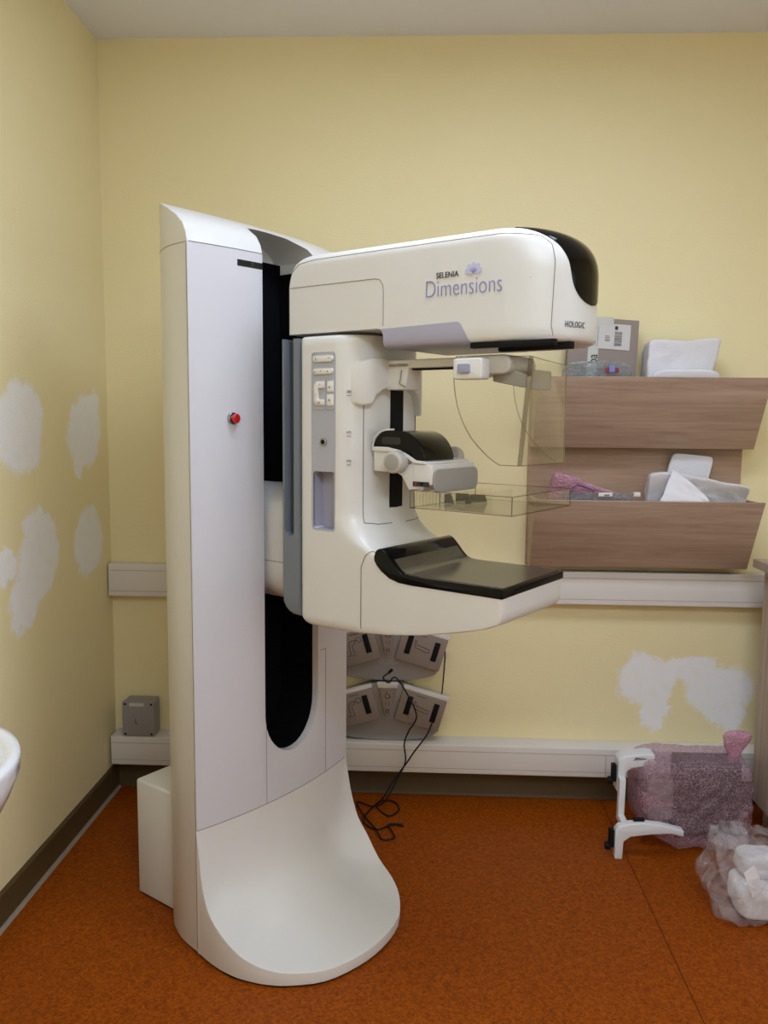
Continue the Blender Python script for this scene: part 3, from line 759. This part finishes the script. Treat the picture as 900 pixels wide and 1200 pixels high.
# clear compression paddle
P0, P1, Q0, Q1, Z0, Z1 = .585, .868, .2, .52, 1.330, 1.374
bm = bmesh.new()
def bxx(x0, x1, y0_, y1_, z0, z1): add_prism(bm, [(x0, z0), (x1, z0), (x1, z1), (x0, z1)], 'y', y0_, y1_)
bxx(P0, P1, Q0, Q1, Z0, Z0+.003)
bxx(P1-.003, P1, Q0, Q1, Z0+.003, Z1); bxx(P0, P1-.003, Q0, Q0+.003, Z0+.003, Z1); bxx(P0, P1-.003, Q1-.003, Q1, Z0+.003, Z1); bxx(P0, P0+.003, Q0+.003, Q1-.003, Z0+.003, Z1)
pd = bm_to('compression_paddle', bm, 'clear2', mach, 0)
bm = bmesh.new()
for z in (Z0, Z1): add_tube(bm, [(P0, Q0, z), (P1, Q0, z), (P1, Q1, z), (P0, Q1, z)], .0013 if z == Z0 else .0010, 6, True)
for a, b in ((P0, Q0), (P1, Q0), (P1, Q1), (P0, Q1)): add_tube(bm, [(a, b, Z0), (a, b, Z1)], .0012, 6)
bm_to('paddle_edge', bm, 'edge', pd, 60)
bm = bmesh.new()
for k in range(9):
    x = P0+.008+k*.0095; add_prism(bm, [(x, Z0+.003), (x+.002, Z0+.003), (x+.002, Z1-.002), (x, Z1-.002)], 'y', Q0-.0015, Q0+.004)
for y_ in (.25, .33, .41):
    add_prism(bm, [(P0+.003, Z0+.003), (P0+.10, Z0+.003), (P0+.085, Z1-.004), (P0+.003, Z1)], 'y', y_, y_+.003)
for x in (.66, .72):
    add_prism(bm, [(x, Z0+.003), (x+.002, Z0+.003), (x+.002, Z1-.008), (x, Z1-.008)], 'y', .24, .48)
bm_to('paddle_ribs', bm, 'clear2', pd, 0)
exec_marker = None

# ================================================================== WALL THINGS
# wooden brochure shelf with two slanted-front trays
X0, X1 = .432, 1.262
shf = empty('wall_shelf', ((X0+X1)/2, YB-.012, .98), 0, 'wooden wall shelf with two slanted-front trays on the back wall', 'shelf')
def shl(o):
    for v in o.data.vertices: v.co -= Vector(((X0+X1)/2, YB-.012, .98))
    return o
shl(box('back_panel', X0-.005, X1-.008, YB-.024, YB, .975, 1.70, 'woodin', shf, .001, 1))
def tray(zb, zt, yb=3.21, yt=3.07):
    th = .018
    fp = shl(prism('tray_front', [(yb, zb), (yt, zt), (yt+th, zt), (yb+th, zb)], 'x', X0, X1+.004, 'wood', shf, .0012, 1))
    for x in (X0, X1-.014):
        shl(prism('tray_side', [(yb+th, zb), (yt+th, zt-.004), (YB-.024, zt-.004), (YB-.024, zb)], 'x', x, x+.016, 'wood', shf))
    zf = zb+.175; yy = yb+(yt-yb)*.175/(zt-zb)+th
    shl(box('tray_floor', X0+.016, X1-.014, yy, YB-.024, zf-.016, zf, 'wood', shf))
tray(.985, 1.256); tray(1.447, 1.709)
# sideboard at the right edge
CX = 1.285
cab = empty('cabinet', (1.6, 2.7, 0), 0, 'tall pale wooden cabinet with overhanging top at the right edge', 'cabinet')
def cbl(o):
    for v in o.data.vertices: v.co -= Vector((1.6, 2.7, 0))
    return o
cbl(box('body', CX, 1.95, 2.30, 3.09, .118, 1.008, 'woodv', cab, .002, 1))
cbl(box('plinth', CX+.045, 1.9, 2.36, 3.08, 0, .118, 'woodv', cab, .001, 1))
cbl(box('top', CX-.03, 1.98, 2.27, 3.13, 1.0085, 1.04, 'woodv', cab, .002, 1))
d = cbl(box('door', CX+.01, 1.94, 2.281, 2.299, .13, .995, 'woodv', cab, .001, 1))
cbl(tube('door_handle', [(1.36, 2.279, .62), (1.36, 2.262, .62), (1.36, 2.262, .76), (1.36, 2.279, .76)], .005, 'steel', d))
# grey junction box on the trunking
jb = empty('junction_box', (-1.13, 3.26, .2455), 0, 'small grey plastic junction box on the trunking behind the machine', 'junction box')
def jl_(o):
    for v in o.data.vertices: v.co -= Vector((-1.13, 3.26, .2455))
    return o
jl_(prism('housing', rrect(-1.200, -1.072, .2455, .392, .006), 'y', 3.240, 3.30, 'jbox', jb, .003))
jl_(prism('lid', rrect(-1.202, -1.070, .2455, .394, .006), 'y', 3.221, 3.2415, 'jbox', jb, .003))
for x in (-1.190, -1.082):
    for z in (.257, .382): jl_(cyl('screw', (x, 3.2195, z), (x, 3.223, z), .0045, 'black', jb, 12))
jl_(text('marking', 'L', .03, (-1.150, 3.2205, .300), (1, 0, 0), (0, 0, 1), 'ink', jb, .8))
jl_(prism('sticker', rrect(-1.172, -1.112, .374, .387, .002), 'y', 3.2200, 3.2225, 'label', jb))
# washbasin on the left wall (only its rim shows)
wb = empty('washbasin', (-1.06, 1.50, .86), 0, 'white ceramic washbasin rim at the left edge against the yellow wall', 'washbasin')
def ring_b(sx, sy, z, n=48):
    P = []
    for k in range(n):
        a = 2*PI*k/n; x = sx*math.cos(a); y = sy*math.sin(a)
        if x < -.2055: x = -.2055
        P.append((x, y, z))
    return P
BSX, BSY = .262, .275
rr = [ring_b(.10, .10, -.20), ring_b(.20, .20, -.17), ring_b(.245, .265, -.08), ring_b(.262, .285, -.035), ring_b(BSX, BSY, -.02), ring_b(BSX+.004, BSY+.004, -.006), ring_b(BSX, BSY, .002), ring_b(BSX-.015, BSY-.015, .004), ring_b(.235, .25, -.004), ring_b(.215, .23, -.03), ring_b(.17, .18, -.11), ring_b(.06, .06, -.13)]
loft('basin', rr, 'ceramic', wb, ang=60)
cyl('drain', (0, 0, -.1295), (0, 0, -.126), .025, 'steel', wb)
tp = tube('tap', catmull([(-.17, 0, .0), (-.17, 0, .09), (-.15, 0, .125), (-.10, 0, .13), (-.075, 0, .10)], 6), .012, 'steel', wb, 12)
cyl('trap', (0, 0, -.34), (0, 0, -.195), .03, 'trunk', wb)
tube('waste_pipe', [(0, 0, -.33), (-.08, 0, -.35), (-.203, 0, -.35)], .018, 'trunk', wb)

# ---- foot switches leaning on the wall
def foot_switch(cx, cz, name_, label, cable_groups):
    r = empty(name_, (cx, 3.262, cz), 0, label, 'foot switch', 'foot switches leaning on the wall')
    b = prism('base_plate', [tuple(p[:2]) for p in catmull([(-.235, .055, 0), (-.18, .012, 0), (-.09, -.004, 0), (0, -.008, 0), (.09, -.004, 0), (.165, .010, 0), (.198, .030, 0), (.208, .07, 0), (.222, .155, 0), (.12, .205, 0), (.04, .235, 0), (-.04, .235, 0), (-.14, .205, 0), (-.24, .165, 0), (-.25, .09, 0)], 5, True)], 'y', -.012, .05, 'silver', r, .006)
    for sgn in (-1, 1):
        an = math.radians(-16*sgn)
        def R(x, z): return (sgn*.036+x*math.cos(an)*1-(z)*math.sin(an), .125+x*math.sin(an)+z*math.cos(an))
        def box2(nm, x0, x1, z0, z1, y0_, y1_, m, par, bev=0):
            return prism(nm, [R(sgn*x0, z0), R(sgn*x1, z0), R(sgn*x1, z1), R(sgn*x0, z1)], 'y', y0_, y1_, m, par, bev, 2)
        p = box2('pedal', .0, .185, -.035, .100, -.035, -.008, 'pedal', r, .004)
        box2('top_rim', .0, .190, .098, .112, -.03, .0, 'trunk', r, .002)
        for k, x in enumerate((.028, .138)):
            box2('grip_strip', x, x+.022, .0, .078, -.039, -.033, 'rubber_shadow', p, .002)
        bm = bmesh.new()
        if sgn < 0: ic = [(.058, .07), (.058, .055), (.072, .052), (.075, .062), (.10, .064), (.112, .05), (.112, .012), (.124, .006), (.096, .004), (.100, .045), (.088, .05), (.075, .074)]
        else: ic = [(.062, .045), (.058, .060), (.064, .064), (.070, .046), (.125, .040), (.125, .028), (.112, .026), (.066, .034)]
        add_tube(bm, [(R(sgn*x, z)[0], -.0354, R(sgn*x, z)[1]) for x, z in ic], .0011, 5, True)
        add_tube(bm, [(R(sgn*x, z)[0], -.0354, R(sgn*x, z)[1]) for x, z in ((.06, .088), (.10, .088))], .0012, 5)
        bm_to('pedal_symbol', bm, 'ink', p, 0)
    w = prism('centre_wedge', [(-.032, .218), (.032, .218), (.012, .105), (-.012, .105)], 'y', -.036, -.008, 'pedal', r, .003)
    prism('wedge_cap', [(-.039, .2185), (.039, .2185), (.043, .242), (-.043, .242)], 'y', -.034, -.0125, 'trunk', r, .004)
    bm = bmesh.new()
    add_tube(bm, [(.010*math.cos(a), -.0366, .188+.010*math.sin(a)) for a in [PI*.75+k*PI*1.35/14 for k in range(15)]], .0014, 5)
    add_tube(bm, [(-.004, -.0366, .208), (-.002, -.0366, .195), (.008, -.0366, .195), (.012, -.0366, .182)], .0014, 5)
    for x in (-.008, .008): add_tube(bm, [(x*.8, -.0366, .164), (x*.8, -.0366, .152)], .0011, 5); add_tube(bm, [(x*.6, -.0366, .135), (x*.6, -.0366, .118)], .0016, 5)
    bm_to('wheelchair_symbol', bm, 'ink', w, 0)
    for k, pts, rad, *rest in cable_groups:
        bm = bmesh.new(); add_tube(bm, [Vector(p)-Vector((cx, 3.262, cz)) for p in catmull(pts, 8)], rad, 8)
        c_ = bm_to(k, bm, 'cable', None, 60); c_.location = (cx, 3.262, cz); tag(c_, *rest)
    return r
f2 = foot_switch(-.118, .252, 'foot_switch', 'lower silver foot switch leaning on the wall, standing on the white trunking',
    [('cable', [(.068, 3.238, .345), (.045, 3.205, .295), (-.005, 3.190, .228), (-.042, 3.185, .172), (-.09, 3.17, .11), (-.125, 3.155, .05), (-.155, 3.165, .005), (-.105, 3.085, .005), (-.066, 3.135, .005), (-.085, 3.205, .005), (-.144, 3.196, .008), (-.20, 3.05, .006), (-.149, 2.975, .005), (-.086, 3.015, .005), (-.043, 3.005, .006)], .0032, 'black cable from the right side of the lower foot switch, coiled on the floor', 'cable')])
f1 = foot_switch(-.118, .504, 'foot_switch', 'upper silver foot switch hanging on the wall just under the black support table',
    [('cable', [(.085, 3.27, .672), (.110, 3.262, .625), (.108, 3.262, .53), (.100, 3.27, .425), (.095, 3.285, .40)], .0028, 'thin black cable running down the wall from upper to lower foot switch', 'cable'),
     ('cable', [(-.112, 3.215, .540), (-.135, 3.200, .525), (-.112, 3.198, .505), (-.087, 3.200, .527), (-.042, 3.195, .468), (.0, 3.19, .375), (-.03, 3.185, .312), (-.047, 3.18, .262), (-.042, 3.17, .19), (-.075, 3.16, .12), (-.12, 3.14, .04), (-.17, 3.15, .011), (-.236, 3.18, .012), (-.19, 3.05, .012), (-.145, 2.96, .012), (-.12, 2.90, .006), (-.075, 2.92, .006), (-.10, 3.0, .012), (-.05, 3.02, .006)], .0032, 'black cable with knotted loop at the middle of the foot switches, running to floor', 'cable')])
text('embossed_name', 'HOLOGIC', .024, (-.052, -.0135, .062), (1, 0, 0), (0, 0, 1), mat('emboss_grey', srgb(176, 172, 172), .4), f1, .9)
tag(tube('cable_tie', [(-.112, 3.212, .543), (-.100, 3.206, .556)], .006, 'cable'), 'small black cable tie knot on the upper foot switch', 'cable tie')

# ---- things on the shelf
SL = -.534   # slope of the tray fronts
def sheared(p, taper=0): return Vector((p.x, p.y+SL*p.z, p.z))
t = empty('parcel_box', (.665, 3.185, 1.6225), 0, 'grey cardboard parcel box with barcode label leaning on upper shelf tray', 'box')
pb = box('carton', -.125, .135, -.005, .045, 0, .318, 'card', t, .003, 2)
box('tape_strip', -.128, .04, -.008, .048, .290, .3205, 'cardtop', pb, .002, 1)
box('tape_strip', -.05, -.012, -.0065, -.004, .02, .30, 'cardtop', pb)
lb = box('address_label', -.068, .104, -.0075, -.0045, .200, .297, 'label', pb)
ZL = -.055
bm = bmesh.new(); x = .045
random.seed(3)
for k in range(16):
    w_ = random.choice((.001, .0015, .002)); z_ = .213+k*.0036
    add_prism(bm, [(.045, z_), (.073, z_), (.073, z_+w_), (.045, z_+w_)], 'y', -.0082, -.007)
for z_ in (.230, .235, .242, .248): add_prism(bm, [(.01, z_), (.028, z_), (.028, z_+.002), (.01, z_+.002)], 'y', -.0082, -.007)
for x_ in (-.058, -.05, -.042, -.034, -.026, -.018): add_prism(bm, [(x_, .207), (x_+.0012, .207), (x_+.0012, .285), (x_, .285)], 'y', -.0082, -.007)
add_prism(bm, [(.045, .275), (.056, .275), (.056, .289), (.045, .289)], 'y', -.0082, -.007)
bm_to('label_print', bm, 'ink', lb, 0)
text('tape_print', 'ba', .05, (-.014, -.0078, .14), (0, 0, 1), (-1, 0, 0), 'ink', pb, .8)
t.rotation_euler = (math.radians(-9), math.radians(4), 0)
bb = blob('clear_bag', (.645, 3.128, 1.694), (.125, .017, .071), 'filmd', None, .45, .008, 9, 3, 18, pinch=sheared)
tag(bb, 'crumpled clear plastic bag in upper shelf tray before the parcel box', 'plastic bag')
cl_ = tag(prism('bag_clip', rrect(.665, .715, 1.722, 1.742, .006), 'y', 3.072, 3.076, 'maroon', None, .001), 'small dark red clip with blue tag lying before the clear bag', 'clip')
prism('blue_tag', rrect(.68, .70, 1.724, 1.748, .002), 'y', 3.068, 3.0722, 'bluecap', cl_, .001)
def flare(p):
    k = (p.z+.113)/.226
    x = p.x*(.80+.42*k) if p.x > 0 else p.x*(1-.04*k)
    z = p.z+(.010*max(0, x/.14) if p.z > 0 else 0)
    return Vector((x, p.y*(1-.55*max(0, x/.16))+SL*min(0, p.z+.03)*.6, z))
w1 = blob('paper_roll', (.962, 3.200, 1.736), (.124, .05, .112), 'foam', None, .12, .009, 9, 5, 30, pinch=flare, ridge=.3)
tag(w1, 'flared white foam wrapping roll standing in the upper shelf tray', 'wrapping')
w2 = blob('paper_sheet', (.965, 3.121, 1.680), (.122, .011, .056), 'paper', None, .4, .003, 7, 6, 18, pinch=sheared)
tag(w2, 'folded white paper lying in front of the white wrapping roll, upper tray', 'paper')
def wedge(p):
    f = max(0, min(1, (p.x+.165)/.33)); z = p.z
    if z > -.10: z = -.10+(z+.10)*(1-.56*f)
    return Vector((p.x-.02*(z > 0)*0+.10*max(0, z+.02)*(1 if p.x < -.05 else 0), p.y+SL*(z-.0)*.8, z))
pk_ = blob('bubble_wrap_pack', (.655, 3.175, 1.264), (.165, .034, .103), 'pinkd', None, .25, .009, 14, 8, 30, pinch=wedge, ridge=.2)
tag(pk_, 'pink bubble wrap packet lying in the lower shelf tray', 'bubble wrap')
cs = empty('instrument_case', (.69, 3.092, 1.268), 0, 'long clear plastic instrument case in front of the pink bubble wrap', 'plastic case')
def dn(z, y): return (y+SL*z, z)
prism('case_body', [dn(-.086, -.004), dn(.016, -.004), dn(.016, .010), dn(-.086, .010)], 'x', -.155, .10, 'filmd', cs, .002)
prism('latch', [(-.018, .004), (-.018, .018), (-.012, .018), (-.012, .004)], 'x', -.03, .02, 'trunk', cs, .001)
prism('latch_tab', [(-.019, .006), (-.019, .012), (-.016, .012), (-.016, .006)], 'x', -.01, .01, 'slate', cs)
box('end_cap', .1005, .125, -.010, .006, .004, .020, 'trunk', cs, .002)
tube('blue_wire', catmull([(-.13, -.016, .022), (-.11, -.016, .045), (-.07, -.016, .035), (-.045, -.016, .022)], 5), .002, mat('blue_wire', srgb(50, 50, 110), .5), cs)
w3 = blob('foam_wrap', (1.045, 3.186, 1.260), (.186, .029, .098), 'foam', None, .15, .008, 9, 11, 32, ridge=.3,
          pinch=lambda p: Vector((p.x, p.y+SL*p.z*.8, p.z-(.045*max(0, (p.x+.1)/.28) if p.z > 0 else 0)*min(1, p.z/.09))))
tag(w3, 'long white foam wrapped bundle lying in the lower shelf tray', 'wrapping')
w4 = blob('foam_wrap', (1.030, 3.262, 1.292), (.080, .010, .130), 'foam', None, .18, .004, 8, 13, 22,
          pinch=lambda p: Vector((p.x+.20*p.z, p.y, p.z-.09*p.x*(p.z > 0))))
tag(w4, 'white foam sheet standing behind the long wrapped bundle, lower tray', 'wrapping')
bm = bmesh.new()
G = []
for i in range(21):
    row = []
    a = i/20
    top_ = 1.262+.112*((a/.14)**.6 if a < .14 else max(0, 1-(a-.14)/.86)**.85)
    for j in range(17):
        b = j/16; z = 1.225+(top_-1.225)*b
        x = .868+.20*a+.045*b*(1-a)
        y = 3.094+(.534*(1.256-z) if z < 1.256 else .02*(z-1.256)/.1)-.010*math.sin(a*PI)*b+.003*noise.noise(Vector((a*6, b*6, 1)))
        row.append(bm.verts.new((x, y, z)))
    G.append(row)
for i in range(20):
    for j in range(16): bm.faces.new((G[i][j], G[i+1][j], G[i+1][j+1], G[i][j+1]))
w5 = bm_to('foam_sheet', bm, 'paper', None, 60)
md = w5.modifiers.new('s', 'SOLIDIFY'); md.thickness = .002; bake(w5, 60)
tag(w5, 'thin translucent white foam sheet folded over the tray edge, lower shelf', 'wrapping')

# ---- white bracket lying on the floor, with castors
bk = empty('floor_bracket', (.74, 2.93, 0), 0, 'white metal wheeled bracket standing on its side beside pink bubble wrap', 'bracket')
def bkl(o):
    for v in o.data.vertices: v.co -= Vector((.74, 2.93, 0))
    return o
def arm_(z0, z1, y, x0=.735, foot=True):
    return [(x0, z0), (x0+.034, z0), (x0+.034, z1-.075)]
bkl(prism('post', [(.737, .10), (.760, .10), (.762, .26), (.739, .26)], 'y', 2.905, 2.934, 'bracket', bk, .003))
ua = [(.736, .200), (.766, .200), (.770, .276), (.790, .290), (.850, .300), (.870, .305), (.870, .342), (.85, .345), (.79, .338), (.758, .334), (.740, .318)]
u_ = bkl(prism('upper_arm', ua, 'y', 2.935, 3.0, 'bracket', bk, .004))
boolean(u_, bkl(prism('c', [(.79, .315), (.84, .322), (.842, .328), (.80, .331)], 'y', 2.8, 3.1, 'bracket', bk))); inherit(u_, 'bracket')
la = [(.711, 0), (.738, 0), (.741, .066), (.765, .084), (.83, .094), (.905, .100), (.95, .09), (.95, .112), (.875, .130), (.805, .136), (.755, .131), (.722, .121), (.711, .105)]
bkl(prism('lower_arm', la, 'y', 2.822, 2.856, 'bracket', bk, .004))
bkl(box('arm_link', .738, .762, 2.85, 2.934, .098, .124, 'bracket', bk, .003))
for (a, y, b) in ((.702, 2.84, .03), (.728, 2.95, .225)):
    c_ = bkl(box('castor', a-.010, a+.006, y-.012, y+.012, b+.01, b+.075, 'black', bk, .002))
    bkl(cyl('castor_wheel', (a-.022, y, b+.012), (a-.004, y, b+.012), .014, 'black', c_, 20, bev=.002))
bkl(box('rubber_stop', .775, .815, 2.835, 2.85, .1365, .146, 'rubber_shadow', bk, .002))
# dark box inside the pink wrap
mon = empty('wrapped_monitor', (1.066, 3.02, .005), 0, 'dark grey monitor box standing wrapped inside pink bubble wrap', 'monitor')
box('casing', -.095, .135, -.045, .06, 0.012, .294, 'dark', mon, .006)
box('screen_bezel', -.088, .128, -.052, -.0445,   .03, .286, 'dark', mon, .003)
box('monitor_stand', -.19, -.096, .0, .03, .05, .20, 'flap', mon, .004)
wrap = blob('bubble_wrap', (1.02, 3.0, .163), (.205, .115, .163), 'pink', None, .27, .016, 8, 21, 48, flatz=.002, ridge=.3,
            pinch=lambda p: Vector((p.x, p.y, p.z+(.09*max(0, -p.x/.2-.3) if p.z < 0 else 0))))
tag(wrap, 'pink bubble wrap bundle with knotted corner standing on the floor', 'bubble wrap')
def fan(p):
    k = max(0, p.z+.02)/.07; return Vector((p.x*(.45+.75*k)+.25*max(0, p.z), p.y*(.6+.3*k), p.z))
kn = blob('knot', (1.175, 3.0, .350), (.050, .022, .066), 'pinkd', wrap, .7, .010, 14, 4, 18, pinch=fan)
# clear bag with white packing in the bottom right corner
def bagp(p):
    k = max(0, p.z+.02)/.16; q = Vector((p.x*(1-.55*k)-.045*k, p.y*(1-.5*k)+.03*k, p.z))
    if p.z > .02 and p.x < -.05: q.x -= .35*(p.z-.02)
    return q
bag = blob('plastic_bag', (1.10, 2.545, .128), (.165, .125, .130), 'film', None, .5, .032, 6, 31, 48, flatz=.002, ridge=.4, pinch=bagp)
tag(bag, 'clear plastic bag with white packing on the floor, bottom right corner', 'plastic bag')
c1 = blob('packing_pad', (1.125, 2.535, .06), (.11, .085, .050), 'foam', None, .4, .012, 9, 17, 22, flatz=.012); tag(c1, 'white foam pad at the bottom of the clear plastic bag', 'packing')
c2 = blob('packing_pad', (1.10, 2.565, .150), (.065, .05, .036), 'foam', None, .4, .014, 9, 18, 20); tag(c2, 'white foam pad on top inside the clear plastic bag', 'packing')
c3 = prism('paper_note', [(1.01, .175), (1.04, .20), (1.075, .125), (1.04, .095)], 'y', 2.444, 2.447, 'paper'); tag(c3, 'small white paper slip inside the clear plastic bag', 'paper')
# grey bar on the floor by the cabinet
tag(tube('grey_bar', catmull([(1.20, 3.215, .011), (1.26, 3.19, .011), (1.31, 3.165, .011)], 5), .011, 'trunkgap'), 'short grey bar lying on the floor beside the cabinet', 'pipe')

# ================================================================== LIGHT
LC = (.70, .82, 1)
def lamp(name, x, y, sx, sy, watt, label, col=(1, .97, .95)):
    r = empty(name, (x, y, ZC), 0, label, 'ceiling light', 'ceiling lights')
    box('lamp_housing', -sx/2-.02, sx/2+.02, -sy/2-.02, sy/2+.02, -.06, 0, 'trunk', r, .004)
    li = bpy.data.lights.new(name+'_light', 'AREA'); li.shape = 'RECTANGLE'; li.size = sx; li.size_y = sy; li.energy = watt; li.color = col
    lo = bpy.data.objects.new('lamp_tube', li); COL.objects.link(lo); lo.parent = r; lo.location = (0, 0, -.065)
    return r
lamp('ceiling_lamp', .30, 1.82, 1.2, .5, 26, 'wide white ceiling light between the camera and the back wall', LC)
lamp('ceiling_lamp', .45, -.35, 1.2, .6, 53, 'wide white ceiling light behind the camera', LC)
# daylight from the window
li = bpy.data.lights.new('daylight', 'AREA'); li.shape = 'RECTANGLE'; li.size = WY1-WY0-.1; li.size_y = WZ1-WZ0-.1; li.energy = 16; li.color = (.72, .82, 1)
lo = bpy.data.objects.new('window_daylight', li); COL.objects.link(lo); lo.location = (XR+.09, (WY0+WY1)/2, (WZ0+WZ1)/2); lo.rotation_euler = (0, PI/2, 0)
w = bpy.data.worlds.new('world'); SC.world = w; w.use_nodes = True
w.node_tree.nodes['Background'].inputs[0].default_value = (.7, .8, 1, 1); w.node_tree.nodes['Background'].inputs[1].default_value = .6

# ================================================================== CAMERA
R = Matrix(((0.999, 0.014, -0.043), (0.044, -0.112, 0.993), (0.009, -0.994, -0.112)))
d = Vector((-80, 8600, 970)).normalized(); n_ = Vector((43, -109, 970)); n_ = (n_-d*n_.dot(d)).normalized()
r_ = d.cross(n_)
if r_.x < 0: r_ = -r_
rows = (r_, n_, -d)
Rm = Matrix(rows)                     # camera (x right, y down, z forward) -> world
Mx = Matrix.Identity(4)
for i in range(3):
    Mx[i][0] = Rm[i][0]; Mx[i][1] = -Rm[i][1]; Mx[i][2] = -Rm[i][2]
Mx[0][3], Mx[1][3], Mx[2][3] = 0, 0, 1.55
cam = bpy.data.cameras.new('camera'); cam.sensor_fit = 'VERTICAL'; cam.sensor_height = 36; cam.lens = 36*970/1200
cam.clip_start = .02
co = bpy.data.objects.new('camera', cam); COL.objects.link(co); co.matrix_world = Mx; SC.camera = co
SC.view_settings.view_transform = 'Standard'; SC.view_settings.look = 'None'; SC.view_settings.gamma = 1
SC.view_settings.exposure = 0; SC.view_settings.use_curve_mapping = False
